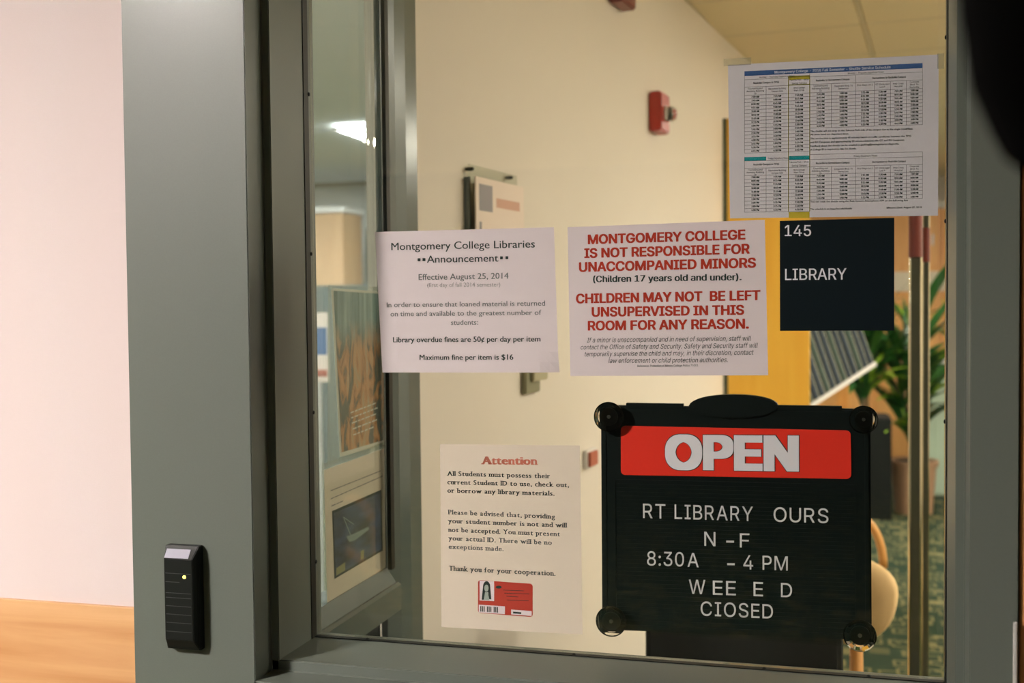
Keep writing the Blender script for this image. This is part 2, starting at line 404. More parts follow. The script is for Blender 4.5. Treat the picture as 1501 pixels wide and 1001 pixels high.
# door on the right ------------------------------------------------------
door = empty('door_1', (.7, YW, 0)); door['kind'] = 'structure'
bm = B(); bx(bm, FR+.0022, 1.21, YF+.006, YF+.05, .005, 2.2, .002); obj('door_panel', bm, MT['door'], door)
bm = B(); bx(bm, 1.21, 1.27, YF, .02, 0, ZT); bx(bm, FR-.001, 1.27, YF, .02, 2.2, ZT); obj('door_frame', bm, MT['frame'], door)
a = onY(1485, 911, YF-.001); b_ = onY(1491.5, 911, YF-.001)
bm = B(); bx(bm, a.x, b_.x, YF-.0035, YF+.004, a.z-.17, a.z, .0016, 3); obj('strike_plate', bm, MT['steel'], door)
bm = B(); lathe(bm, (.29, YF+.006, .98), [(.026, 0), (.026, -.008), (.012, -.012), (.012, -.045)], 'y', 24)
tube(bm, [(.29, YF-.038, .98), (.36, YF-.042, .98), (.41, YF-.040, .98)], .009); obj('door_handle', bm, MT['steel'], door)

# perpendicular sidelight -------------------------------------------------
PX = GX0
def PY(px, py=600): return onX(px, py, PX).y
pr = empty('window_2', (PX, .24, 0)); pr['kind'] = 'structure'
y_g0 = PY(556); y_g1 = PY(575); y_b = PY(579); y_f = PY(600); y_e = PY(616)
zg = (onX(478, 894, PX).z+onX(592, 829, PX).z)/2
zb = (onX(480, 926, PX).z+onX(607, 839, PX).z)/2
zrail = (onX(546, 928, PX).z+onX(607, 875, PX).z)/2
bm = B(); bx(bm, PX-.030, PX-.024, .014, y_b, zg-.004, 2.5); obj('glass_pane', bm, MT['side_glass'], pr)
bm = B(); prism(bm, [(PX-.02, y_b, 0), (PX-.004, (y_b*.6+y_f*.4), 0), (PX, y_f, 0), (PX, y_e, 0), (PX-.032, y_e, 0), (PX-.032, y_b, 0)], (0, 0, CEIL)); obj('stile', bm, MT['frame_in'], pr)
bm = B(); bx(bm, PX-.012, PX-.0045, y_g1-.002, y_b+.001, zg, 2.5); obj('gasket', bm, MT['rubber'], pr)
bm = B(); prism(bm, [(PX-.06, .02, zrail), (PX, .02, zrail), (PX, .02, zb-.004), (PX-.006, .02, zb), (PX-.010, .02, zb), (PX-.020, .02, zg), (PX-.06, .02, zg)], (0, y_b-.02+.02, 0)); obj('bottom_rail', bm, MT['frame_in'], pr)
bm = B(); bx(bm, PX-.05, PX-.035, .02, y_b, 0, zrail); obj('lower_panel', bm, MT['dark'], pr)
bm = B(); bx(bm, PX-.06, PX, .02, y_e, 2.5, CEIL); obj('head_rail', bm, MT['frame_in'], pr)
for zz in (onX(580, 14, PX).z, onX(581, 196, PX).z, onX(585, 563, PX).z, onX(584, 725, PX).z):
    bm = B(); lathe(bm, (PX-.015, y_b+.012, zz), [(.003, 0), (.0035, .002), (.002, .003)], 'x', 12); obj('screw', bm, MT['rubber'], pr)

# cream slanted wall -------------------------------------------------------
k = CEIL-CAM.z
wa = onZ(1003, 0, CEIL); wb = onZ(1095, 88, CEIL)
wd = Vector((wb.x-wa.x, wb.y-wa.y, 0)).normalized(); wn = Vector((wd.y, -wd.x, 0))     # wn faces +x
wp = Vector((wa.x, wa.y, 0))
ws = wp + wd*((y_e-.02-wp.y)/wd.y); we = wp + wd*((4.7-wp.y)/wd.y)
bm = B(); obox(bm, ws, we-ws, -wn*.03, (0, 0, CEIL)); obj('wall_slanted', bm, MT['cream'], kind='structure')
def onW(x, y, d=0.0): return onP(x, y, wp+wn*d, wn)
# library shell
bm = B(); bx(bm, -7, 4.1, 9.9, 10.0, 0, CEIL); obj('wall_rear', bm, MT['cream'], kind='structure')
bm = B(); bx(bm, 2.6, 2.7, .05, 9.9, 0, CEIL); obj('wall_side', bm, MT['cream'], kind='structure')
bm = B(); bx(bm, -7.1, -7, .02, 10, 0, CEIL); obj('wall_side_room', bm, MT['cream'], kind='structure')
bm = B(); bx(bm, -7, -1.0, .0205, .05, 0, CEIL); bx(bm, .25, 2.6, .0205, .05, 0, CEIL); obj('wall_inner', bm, MT['cream'], kind='structure')
# tiled ceiling of the library: single tiles in a T-grid, turned with the slanted wall
ceil2 = obj('ceiling_1', bx(B(), -7, 4.1, 0, 10, CEIL+.03, CEIL+.1), MT['grid'], kind='structure')
T = .61
td = Matrix.Rotation(math.radians(-5.0), 4, 'Z'); org = onZ(1280, 85, CEIL)
tile_me = None
LIGHT_TILES = {}
g_bm = B()
def tile_at(i, j):
    return org + td @ Vector((T*(i+.5), T*(j+.5)-.0, 0))
oy = (onZ(1228, 39, CEIL)-org).dot(td @ Vector((0, 1, 0)))
def inside(p):
    # keep to the right of the slanted wall
    return (p-wp).dot(wn) > -.30 and p.x < 2.9 and 0.0 < p.y < 9.9
ntile = 0
for i in range(-3, 6):
    for j in range(-8, 12):
        c = org + td @ Vector((T*(i+.5), T*(j+.5)+oy, 0)); c.z = CEIL
        if not inside(c): continue
        if tile_me is None:
            b2 = B(); bx(b2, -T/2+.010, T/2-.010, -T/2+.010, T/2-.010, 0.0, .015, .003, 1)
            tile_me = bpy.data.meshes.new('ceiling_tile'); b2.to_mesh(tile_me); b2.free(); tile_me.materials.append(MT['tile'])
        if (i, j) in ((2, 0), (1, 4), (3, -4), (3, -2)): continue
        o = bpy.data.objects.new('ceiling_tile', tile_me); C.objects.link(o); o.parent = ceil2
        o.location = c - ceil2.location; o.rotation_euler.z = math.radians(-5.0); ntile += 1
gb = B()
X5, Y5 = td @ Vector((1, 0, 0)), td @ Vector((0, 1, 0))
for i in range(-1, 6):
    s = org + X5*(T*i) - Y5*4.6; s.z = CEIL
    obox(gb, s-X5*.008, X5*.016, Y5*12.4, (0, 0, .03))
gb2 = B()
for j in range(-7, 12):
    s = org + Y5*(T*j+oy) - X5*.1; s.z = CEIL
    L = 3.2
    st = s - X5*(((s-wp).dot(wn))/X5.dot(wn))
    obox(gb2, st-Y5*.008, X5*3.4, Y5*.016, (0, 0, .029))
merge(gb, gb2)
obj('ceiling_grid', gb, MT['grid'], ceil2)
# side room ceiling (lower, grey)
bm = B(); prism(bm, [(-7, .05, CEIL-.001), (-.98, .05, CEIL-.001), tuple(ws-wn*.03+Vector((0, 0, CEIL-.001))), tuple(we-wn*.03+Vector((0, 0, CEIL-.001))), (-.45, 9.9, CEIL-.001), (-7, 9.9, CEIL-.001)], (0, 0, .02)); obj('ceiling_2', bm, MT['side_ceiling'], kind='structure')

# ================================================================== LIGHT FIXTURES
def fixture(name, label, c, sx, sy, strength, col, rot=0.0, tint='ceiling light'):
    r = empty(name, (c[0], c[1], c[2])); r.rotation_euler.z = 0
    ex = Vector((math.cos(rot), math.sin(rot), 0)); ey = Vector((-math.sin(rot), math.cos(rot), 0)); c = Vector(c)
    bm = B(); obox(bm, c-ex*sx/2-ey*sy/2+Vector((0, 0, -.012)), ex*sx, ey*sy, (0, 0, .004)); obj('diffuser', bm, emit(name+'_glow', col, strength), r)
    bm = B(); t = .02
    for (u0, u1, v0, v1) in ((-sx/2-t, sx/2+t, -sy/2-t, -sy/2), (-sx/2-t, sx/2+t, sy/2, sy/2+t), (-sx/2-t, -sx/2, -sy/2, sy/2), (sx/2, sx/2+t, -sy/2, sy/2)):
        obox(bm, c+ex*u0+ey*v0+Vector((0, 0, -.016)), ex*(u1-u0), ey*(v1-v0), (0, 0, .014))
    obj('light_frame', bm, MT['white'], r)
    return tag(r, label, 'light', 'ceiling lights')
fixture('ceiling_light', 'square corridor ceiling light behind the camera', (-2.15, -2.3, CEIL-.004), .36, .36, CORRIDOR_LIGHT*3.4, (1, .90, .84))
fixture('ceiling_light', 'long added fill light far behind the camera', (1.3, -5.2, CEIL-.004), 1.2, .3, CORRIDOR_LIGHT*.10, (1, .90, .84))  # unseen lamp added as soft frontal fill
def tilec(i, j):
    c = org + td @ Vector((T*(i+.5), T*(j+.5)+oy, 0)); c.z = CEIL; return c
for (i, j), s, lb in (((2, 0), VEST_LIGHT*1.5, 'second from the entry'), ((1, 4), LIB_LIGHT, 'deep in the library'), ((3, -4), VEST_LIGHT*1.15, 'just inside the entry'), ((3, -2), VEST_LIGHT*1.9, 'at the right side of the library')):
    fixture('ceiling_light', 'square warm ceiling light '+lb, tilec(i, j), .56, .56, s, (1, .93, .80), math.radians(-5))
pl = Vector((-2.75, 5.85, CEIL-.02))
fixture('ceiling_light', 'bright white ceiling panel seen through the upper left sidelight', pl, .6, 1.3, SIDE_LIGHT, (.97, .98, 1))
fixture('ceiling_light', 'white ceiling panel in the side room out of view', (-5.2, 4.2, CEIL-.02), 1.2, 1.2, SIDE_LIGHT, (.97, .98, 1))
fixture('ceiling_light', 'white ceiling panel in the side room near the sidelight', (-2.2, 1.3, CEIL-.02), .6, 1.2, SIDE_LIGHT*.6, (.97, .98, 1))

# ================================================================== PAPERS ON THE GLASS
YP = .0048      # front face of the sheets taped to the inner side
YT = YP-.0003   # ink just in front
# --- announcement
P = [onY(x, y, YP) for x, y in ((549, 340), (812, 333), (819, 546), (560, 546))]
bm = B(); sheet(bm, P, .0003, 20, 14, lambda u, v: .010*max(0, u-.9)*10*max(0, v-.88)*8.3*.6 + .0015*max(0, .1-u)*10)
ann = tag(obj('paper_notice', bm, MT['paper']), 'white announcement sheet about library overdue fines, left of the red-lettered notice', 'notice')
lines('heading_text', [('Montgomery College Libraries', 573.6, 366.8, 784.1, 362.7, 10.8), ('Announcement', 625.8, 385.2, 730.6, 383.3, 10.5)], YT, MT['ink'], ann, bold=.008)
lines('date_text', [('Effective August 25, 2014', 613.6, 410.4, 745.5, 408.4, 8.6)], YT, MT['ink_grey'], ann, bold=.010)
lines('body_text', [    ('In order to ensure that loaned material is returned', 566.9, 450.4, 799, 448, 7.2),
    ('on time and available to the greatest number of', 572.4, 463.6, 793.5, 461.5, 7.2), ('students:', 661, 476.3, 700.7, 475.8, 7.2)], YT, MT['ink_grey'], ann, bold=.010)
lines('small_text', [('(first day of fall 2014 semester)', 626.3, 420.7, 733.3, 419.8, 6)], YT, MT['ink_light'], ann)
lines('fine_text', [('Library overdue fines are 50\u00a2 per day per item', 576, 501.8, 792.3, 500.6, 7.7), ('Maximum fine per item is $16', 615, 527.7, 752.5, 527.2, 7.8)], YT, MT['ink'], ann, bold=.022)
bm = B()
for x0, x1, y0, y1 in ((612, 616.3, 378.5, 382.8), (619.3, 623.6, 378.3, 382.6), (733, 737, 375.8, 380), (741, 745, 375.6, 379.8)):
    bm = B(); quadpx(bm, [(x0, y1), (x1, y1), (x1, y0), (x0, y0)], YT); obj('bullet_square', bm, MT['ink'], ann)
# --- minors notice
P = [onY(x, y, YP) for x, y in ((832, 333), (1121, 322), (1126, 550), (836, 551))]
bm = B(); sheet(bm, P, .0003, 10, 8)
mn = tag(obj('paper_notice', bm, MT['paper']), 'white notice with bold red capitals about unaccompanied minors', 'notice')
lines('red_text', [('MONTGOMERY COLLEGE', 861.6, 358, 1092.7, 351, 13.8), ('IS NOT RESPONSIBLE FOR', 856.4, 378.3, 1099.2, 371.8, 13.8),
    ('UNACCOMPANIED MINORS', 848.6, 398.6, 1108.3, 392.3, 13.8)], YT, MT['ink_red'], mn, bold=.035, sans=True)
lines('red_text', [('CHILDREN MAY NOT  BE LEFT', 844.2, 444.8, 1114.8, 439.9, 13.8),
    ('UNSUPERVISED IN THIS', 867.3, 464.3, 1090.9, 461.4, 13.8), ('ROOM FOR ANY REASON.', 861.6, 484.5, 1097.9, 481.7, 13.8)], YT, MT['ink_red'], mn, bold=.035, sans=True)
lines('bold_text', [('(Children 17 years old and under).', 869.3, 413.9, 1087, 410.8, 9.6)], YT, MT['ink'], mn, bold=.03, sans=True)
lines('italic_text', [('If a minor is unaccompanied and in need of supervision, staff will', 860.3, 501.9, 1101, 499.3, 6.9),
    ('contact the Office of Safety and Security. Safety and Security staff will', 851.2, 512.2, 1110.9, 509.7, 6.9),
    ('temporarily supervise the child and may, in their discretion, contact', 857.1, 522.4, 1104.9, 519.8, 6.9),
    ('law enforcement or child protection authorities.', 891.9, 532, 1066.7, 530.7, 6.9)], YT, MT['ink'], mn, shear=.25, sans=True)
lines('small_text', [('Reference: Protection of Minors College Policy 75001', 934.3, 538, 1023.3, 537, 3.2)], YT, MT['ink_grey'], mn, sans=True, bold=.01)
# --- shuttle schedule
P = [onY(x, y, YP) for x, y in ((1067, 95), (1376, 80), (1375, 316), (1070, 320))]
bm = B(); sheet(bm, P, .0003, 10, 8)
sh = tag(obj('paper_timetable', bm, MT['paper_cool']), 'white bus timetable sheet with a blue header and yellow outlined column', 'timetable')
K, OX, OY = .2498, 1040, 80
def q(x, y): return (OX+x*K, OY+y*K)
def slope(x, y):
    """crop y for a table row whose height at the left table edge is y"""
    t = (y-98)/827; return y + ((50+t*862)-y)*(x-205)/1045
def hline(bm, x0, x1, yl, w_=1.1):
    a = q(x0, slope(x0, yl)); b = q(x1, slope(x1, yl)); h = w_*K/2
    quadpx(bm, [(a[0], a[1]+h), (b[0], b[1]+h), (b[0], b[1]-h), (a[0], a[1]-h)], YT)
def vline(bm, x, y0, y1, w_=1.1):
    a = q(x, slope(x, y0)); b = q(x, slope(x, y1)); h = w_*K/2
    quadpx(bm, [(b[0]-h, b[1]), (b[0]+h, b[1]), (a[0]+h, a[1]), (a[0]-h, a[1])], YT)
def cell(bm, x0, x1, y0, y1, Y=None):
    quadpx(bm, [q(x0, slope(x0, y1)), q(x1, slope(x1, y1)), q(x1, slope(x1, y0)), q(x0, slope(x0, y0))], Y or YT)
def tput(bm, s, x0, x1, yl, cap, **kw):
    kw.setdefault('sans', True)
    a = q(x0, slope(x0, yl)); b = q(x1, slope(x1, yl)); put(bm, s, onY(*a, YT-.0001), onY(*b, YT-.0001), cap*K*PXM(a[0], a[1], YT), **kw)
cols = [205, 332, 463, 588, 715, 857, 967, 1062, 1155, 1250]
bm = B(); cell(bm, 205, 1250, 98, 126); obj('header_bar', bm, MT['ink_blue'], sh)
bm = B(); tput(bm, 'Montgomery College - 2018 Fall Semester - Shuttle Service Schedule', 382, 1063, 119, 15, bold=.012)
obj('header_text', bm, MT['ink_white'], sh)
gb = B()
UL0, UL1, UR1 = 240, 578, 444
for yl in (148, 192): hline(gb, 205, 1250, yl, 1.6)
for kx in range(17): hline(gb, 205, 588, UL0+kx*(UL1-UL0)/16, 1.6)
for kx in range(11): hline(gb, 588, 1250, UL0+kx*20.4, 1.6)
for xx in (205, 332): vline(gb, xx, 126 if xx == 205 else 192, UL1, 1.6)
vline(gb, 588, 126, 148, 1.6); vline(gb, 857, 148, 444, 1.6); vline(gb, 1250, 126, 444, 1.6)
for xx in (715, 967, 1062, 1155): vline(gb, xx, 192, 444, 1.6)
LL0, LL1 = 710, 925
for yl in (625, 668): hline(gb, 205, 1250, yl, 1.6)
hline(gb, 588, 1250, 597, 1.6)
for kx in range(11): hline(gb, 205, 588, LL0+kx*21.5, 1.6)
for kx in range(8): hline(gb, 588, 1250, LL0+kx*21.3, 1.6)
vline(gb, 205, 600, 925, 1.6); vline(gb, 332, 668, 925, 1.6); vline(gb, 857, 625, 859, 1.6); vline(gb, 1250, 597, 859, 1.6)
for xx in (715, 967, 1062, 1155): vline(gb, xx, 668, 859, 1.6)
obj('table_lines', gb, MT['ink_grey'], sh)
bm = B()
for xx in (463, 588): vline(bm, xx, 140, 925, 4)
hline(bm, 461, 590, 142, 9); hline(bm, 461, 590, 190, 5); obj('column_outline', bm, MT['ink_olive'], sh)
bm = B(); cell(bm, 465, 587, 927, 963); obj('yellow_highlight', bm, MT['ink_yellow'], sh); bm = B(); cell(bm, 467, 586, 146, 160); obj('yellow_highlight', bm, MT['ink_yellow'], sh)
bm = B(); cell(bm, 205, 332, 602, 624); obj('cyan_highlight', bm, MT['ink_cyan'], sh); bm = B(); cell(bm, 467, 588, 602, 624); obj('cyan_highlight', bm, MT['ink_cyan'], sh)
tb = B()
tput(tb, 'Monday - Thursday Departure Times', 292, 498, 142, 10); tput(tb, 'Monday - Thursday Departure Times', 812, 1022, 142, 10)
for base in (148, 625):
    tput(tb, 'Rockville Campus to TPSS', 258, 408, base+27, 11, bold=.01); tput(tb, 'Takoma Park - Silver', 468, 584, base+18, 10); tput(tb, 'Spring Campus', 483, 571, base+38, 10)
    tput(tb, 'Rockville to Germantown Campus', 625, 822, base+28, 11, bold=.01); tput(tb, 'Germantown to Rockville Campus', 955, 1153, base+28, 11, bold=.01)
for base in (192, 668):
    for x0, x1, rows in ((205, 332, ('Counseling and', 'Advising Building', 'CB')), (332, 463, ('Mannakee Building', 'Campus Side')), (463, 588, ('West Garage', 'Main Drive')),
            (588, 715, ('Counseling and', 'Advising Building', 'CB')), (715, 857, ('Corporate Blvd. To', 'Germantown')), (857, 967, ('Fine Ways Lot 1',)), (967, 1062, ('GT Circle east', 'Lot P')), (1062, 1155, ('Holy Cross', 'Hospital')), (1155, 1250, ('Corporate', 'Blvd. To', 'Rockville'))):
        for r_, s in enumerate(rows):
            wd_ = min((x1-x0)*.86, len(s)*6.0); cx = (x0+x1)/2
            tput(tb, s, cx-wd_/2, cx+wd_/2, base+(14 if len(rows) == 3 else 20)+r_*15, 9.5)
tput(tb, 'Friday Departure Times', 345, 463, 618, 10); tput(tb, 'Friday Departure Times', 848, 985, 617, 10)
def tm(m): m = m % 1440; h = m//60; return '%d:%02d %s' % ((h-1) % 12+1, m % 60, 'AM' if h < 12 else 'PM')
for ci in range(9):
    n = 16 if ci < 3 else 10
    cx = (cols[ci]+cols[ci+1])/2
    for r_ in range(n):
        st = (338/16 if ci < 3 else 20.4)
        tput(tb, tm(420+ci*15 % 60+r_*(45 if ci < 3 else 60)), cx-23, cx+23, UL0+st*(r_+1)-5.5, 11, bold=.028)
    n = 10 if ci < 3 else 7
    for r_ in range(n):
        tput(tb, tm(420+ci*15 % 60+r_*60), cx-23, cx+23, LL0+21.4*(r_+1)-5.5, 11, bold=.028)
for s, x0, y0, x1, y1 in (('The shuttle will not stop on the Takoma Park side of the campus due to the single travel lane.', 592, 455, 1195, 440),
        ('All times listed are departure times.', 592, 474, 818, 469), ('The service time is approximately 40 minutes based on traffic conditions between the TPSS', 592, 498, 1183, 482),
        ('and RV Campuses and approximately 20 minutes between the GT and RV Campuses.', 592, 520, 1145, 505), ('Feedback about the shuttle can be emailed to parking@montgomerycollege.edu.', 592, 542, 1113, 528),
        ('A College ID is required to ride the shuttle.', 592, 563, 862, 556), ('You can track the shuttle using the Ride Systems Smartphone APP on the following link', 592, 868, 1165, 860),
        ('The schedule is on https://mc.edu/shuttle', 592, 912, 835, 907), ('Effective Date: August 27, 2018', 1040, 904, 1245, 900)):
    a, b = q(x0, y0), q(x1, y1); put(tb, s, onY(*a, YT-.0001), onY(*b, YT-.0001), 10*K*PXM(a[0], a[1], YT), bold=.012)
obj('timetable_text', tb, MT['ink'], sh, kind='stuff')
# --- attention sheet in a clear sleeve
YA = .0062
P = [onY(x, y, YA) for x, y in ((645, 651), (850, 653), (854, 930), (647, 919))]
bm = B(); sheet(bm, P, .0003, 10, 8)
at = tag(obj('paper_notice', bm, MT['paper_warm']), 'cream attention sheet in a clear sleeve with a red student card printed on it', 'notice')
P = [onY(x, y, YA-.0012) for x, y in ((637, 650), (853, 652), (858, 934), (639, 921))]
bm = B(); sheet(bm, P, .0002, 2, 2); obj('plastic_sleeve', bm, MT['sleeve'], at)
YAT = YA-.0003
lines('heading_text', [('Attention', 707, 680.5, 787.2, 681.2, 11.5)], YAT, MT['ink_orange'], at, bold=.03)
XH = max(v[1] for v in glyphs('x')[0]); DSC = min(v[1] for v in glyphs('p')[0])
SER = {'h': [(.1, 0), (.9, 0), (.05, 2)], 'n': [(.1, 0), (.9, 0), (.04, 1)], 'm': [(.06, 0), (.5, 0), (.94, 0), (.02, 1)], 'i': [(.5, 0), (.3, 1)], 'l': [(.5, 0), (.2, 2)],
    'r': [(.2, 0), (.1, 1)], 'k': [(.1, 0), (.9, 0), (.05, 2)], 'p': [(.1, -1), (.04, 1)], 'u': [(.05, 1), (.8, 1), (.98, 0)], 'd': [(.85, 2), (.98, 0)], 'b': [(.05, 2)],
    'y': [(.1, 1), (.9, 1)], 'v': [(.1, 1), (.9, 1)], 'w': [(.06, 1), (.94, 1)], 'x': [(.1, 0), (.9, 0), (.1, 1), (.9, 1)], 'A': [(.04, 0), (.96, 0)], 'T': [(.5, 0)],
    'P': [(.12, 0), (.05, 2)], 'I': [(.5, 0), (.5, 2)], 'D': [(.08, 0), (.08, 2)], 'f': [(.4, 0)], 'Y': [(.5, 0), (.1, 2), (.9, 2)], 't': [(.6, 0)]}
def slab(bm, body, P0, P1, capm, off=0, bold=.028):
    x = 0; items = []
    for ch in body:
        if ch == ' ': x += .34; continue
        g = glyphs(ch); items.append((ch, g, x)); x += (g[3]-g[2])+.15
    W = x-.11; P0, P1 = Vector(P0), Vector(P1); ex = (P1-P0)/W; s = capm/CAPH; U = Vector((0, 0, 1))
    for ch, (vs, fs, x0, x1), px in items:
        for sh_x in (-bold, 0, bold):
            vv = [bm.verts.new(P0+ex*(v[0]-x0+px+sh_x)+U*(v[1]*s)) for v in vs]
            for f in fs:
                try: bm.faces.new([vv[i] for i in f])
                except ValueError: pass
        for rx, lv in SER.get(ch, ()):
            y0 = {0: 0, 1: XH-.07, 2: CAPH-.06, -1: DSC}[lv]; cx = px+(x1-x0)*rx; hw = .13
            bm.faces.new([bm.verts.new(P0+ex*a+U*(b*s)) for a, b in ((cx-hw, y0), (cx+hw, y0), (cx+hw, y0+.075), (cx-hw, y0+.075))])
def slines(name, rows, Y, m, parent):
    bm = B()
    for body, x0, y0, x1, y1, c in rows: slab(bm, body, onY(x0, y0, Y), onY(x1, y1, Y), c*PXM(x0, y0, Y))
    return obj(name, bm, m, parent)
bpy.data.objects.remove(at.children[-1])
slines('heading_text', [('Attention', 707, 680.5, 787.2, 681.2, 11.5)], YAT, MT['ink_orange'], at)
slines('body_text', [('All Students must possess their', 656.1, 697.1, 806.4, 701, 6.6), ('current Student ID to use, check out,', 656.1, 709.6, 834.2, 714, 6.6),
    ('or borrow any library materials.', 656.1, 721.8, 813, 726.5, 6.6)], YAT, MT['ink'], at)
slines('advice_text', [('Please be advised that, providing', 657.4, 753.7, 813.7, 760.4, 6.6), ('your student number is not and will', 657.4, 766.5, 831, 773.2, 6.6),
    ('not be accepted. You must present', 657.7, 779.3, 821, 786, 6.6), ('your actual ID. There will be no', 657.9, 791.8, 809, 798.5, 6.6), ('exceptions made.', 658, 804.2, 738.3, 807.7, 6.6)], YAT, MT['ink_grey'], at)
slines('thanks_text', [('Thank you for your cooperation.', 658.4, 836.2, 814.4, 843.9, 7)], YAT, MT['ink'], at)
# printed student card
def roundrect_px(bm, TL, TR, BR, BL, Y, rr=.06, asp=1.0):
    TL, TR, BR, BL = [onY(*p, Y) for p in (TL, TR, BR, BL)]; pts = []
    for cx, cy, a0 in ((1-rr, rr*asp, -90), (1-rr, 1-rr*asp, 0), (rr, 1-rr*asp, 90), (rr, rr*asp, 180)):
        for k_ in range(5):
            a = math.radians(a0+k_*22.5); u = cx+rr*math.cos(a); v = cy+rr*asp*math.sin(a)
            pts.append((TL*(1-u)+TR*u)*(1-v)+(BL*(1-u)+BR*u)*v)
    bm.faces.new([bm.verts.new(p) for p in pts]); return pts
bm = B(); roundrect_px(bm, (700.6, 850), (780.8, 855.7), (780.8, 904.3), (700.6, 898.2), YAT, .05, 1.6)
crd = obj('printed_card', bm, MT['card_red'], at)
Y2 = YAT-.0001
bm = B(); quadpx(bm, [(703, 880), (724.3, 881), (724.3, 852), (703, 850.8)], Y2); quadpx(bm, [(701.8, 897.6), (740.1, 900.2), (740.1, 888.6), (701.8, 886.2)], Y2); quadpx(bm, [(749.2, 900.5), (779.3, 902.8), (779.3, 895.6), (749.2, 893.3)], Y2)
obj('card_fields', bm, MT['paper'], crd)
def ell(bm, cx, cy, rx, ry, Y, n=16): bm.faces.new([bm.verts.new(onY(cx+rx*math.cos(2*math.pi*k_/n), cy-ry*math.sin(2*math.pi*k_/n)*-1*-1, Y)) for k_ in range(n)])
bm = B(); ell(bm, 713.3, 860, 5.4, 8.3, Y2-.0001); quadpx(bm, [(706, 879), (710.5, 879), (711.5, 861), (708, 860)], Y2-.0001); quadpx(bm, [(716.3, 878), (720.2, 878.5), (718.6, 860), (715, 860)], Y2-.0001)
for k_ in range(12):
    if k_ % 4 == 3: continue
    x = 704+k_*2.45; quadpx(bm, [(x, 896.3+k_*.15), (x+1.5, 896.4+k_*.15), (x+1.5, 888.2+k_*.15), (x, 888.1+k_*.15)], Y2-.0001)
quadpx(bm, [(752, 899), (764, 900), (764, 897.3), (752, 896.3)], Y2-.0001)
for x0, x1, y in ((737, 768, 864.5), (739, 776, 869), (742, 760, 873.5), (743, 775, 879)): quadpx(bm, [(x0, y+.7), (x1, y+1.9), (x1, y+1.1), (x0, y-.1)], Y2-.0001)
ell(bm, 731, 860.5, 4.4, 2.2, Y2-.0001)
obj('card_print', bm, MT['ink'], crd)
bm = B(); ell(bm, 713, 862, 3.2, 5.2, Y2-.0002); quadpx(bm, [(709, 879.5), (717.5, 879.8), (715, 868), (711, 868)], Y2-.0002)
obj('portrait', bm, mat('printed_portrait_grey', (.42, .48, .46), .7), crd)

# tape on the glass
tape = MT['sleeve']
for (x0, y0, x1, y1, lb) in ((1061, 84, 1101, 97, 'clear tape strip at the upper left corner of the timetable'), (1374, 78, 1384, 101, 'clear tape strip at the upper right corner of the timetable')):
    bm = B(); a = onY(x0, y1, YP-.0009); b = onY(x1, y0, YP-.0009); bx(bm, a.x, b.x, a.y, a.y+.0002, a.z, b.z)
    tag(obj('tape_strip', bm, tape), lb, 'tape')

# ================================================================== ROOM SIGN (outer face)
YR = -.0062
a = onY(1143.3, 485, YR); b = onY(1311, 319, YR)
bm = B(); bx(bm, a.x, b.x, YR, -.0031, a.z, b.z, .0004)
rs = tag(obj('room_sign', bm, MT['navy']), 'square black room sign reading 145 LIBRARY on the glass', 'sign')
bm = B(); put(bm, '145', onY(1150.3, 346, YR), onY(1188.9, 346, YR), 16*PXM(1150, 346, YR), sans=True, bold=.006, off=.0002, depth=.0005); obj('number_text', bm, MT['letter'], rs)
bm = B(); put(bm, 'LIBRARY', onY(1150.8, 410.6, YR), onY(1240.9, 409.8, YR), 16.6*PXM(1150, 410, YR), sans=True, bold=.006, off=.0002, depth=.0005); obj('name_text', bm, MT['letter'], rs)

# ================================================================== OPEN SIGN
YO = .020                        # front face of board
def o(x, y, Y=YO): return onY(x, y, Y)
corn = [o(880.5, 594), o(1276, 600), o(1278, 939), o(882.5, 923)]
TL, TR, BR, BL = corn
def loc(u, v): return (TL*(1-u)+TR*u)*(1-v)+(BL*(1-u)+BR*u)*v
sg = empty('open_sign', (loc(.5, 1)+Vector((0, .006, 0))))
tag(sg, 'black OPEN letterboard with a red panel, held by four clear suction cups', 'sign')
bm = B(); prism(bm, [TL, TR, BR, BL], (0, .014, 0), .002); obj('board', bm, MT['black'], sg)
# raised rim + handle hump
bm = B(); e = .0018
def bar(bm, u0, u1, v0, v1, d0, d1, bev=.0005):
    pts = [loc(u0, v0)+Vector((0, d0, 0)), loc(u1, v0)+Vector((0, d0, 0)), loc(u1, v1)+Vector((0, d0, 0)), loc(u0, v1)+Vector((0, d0, 0))]
    prism(bm, pts, (0, d1-d0, 0), bev)
bar(bm, .012, .988, .012, .03, -.0014, .001); bar(bm, .012, .988, .972, .988, -.0014, .001); bar(bm, .008, .022, .012, .988, -.0014, .001); bar(bm, .978, .992, .012, .988, -.0014, .001)
bar(bm, .05, .95, .325, .335, -.0012, .001)
bar(bm, .05, .95, .95, .957, -.0012, .001); bar(bm, .048, .058, .33, .957, -.0012, .001); bar(bm, .942, .952, .33, .957, -.0012, .001)
obj('rim', bm, MT['black'], sg)
hp = []
for k_ in range(33):
    t = 2*math.pi*k_/32; cx, cy = 1075, 596; hp.append(o(cx+66*math.copysign(abs(math.cos(t))**.9, math.cos(t)), cy-17.5*math.sin(t), YO-.004))
bm = B(); prism(bm, hp[:-1], (0, .015, 0), .0015); obj('handle', bm, MT['black'], sg)
# corner plates of the frame
bm = B()
bar(bm, .10, .32, -.012, .012, -.0016, .008); obj('top_rail', bm, MT['black'], sg); bm = B(); bar(bm, .66, .90, -.012, .012, -.0016, .008); obj('top_rail', bm, MT['black'], sg)
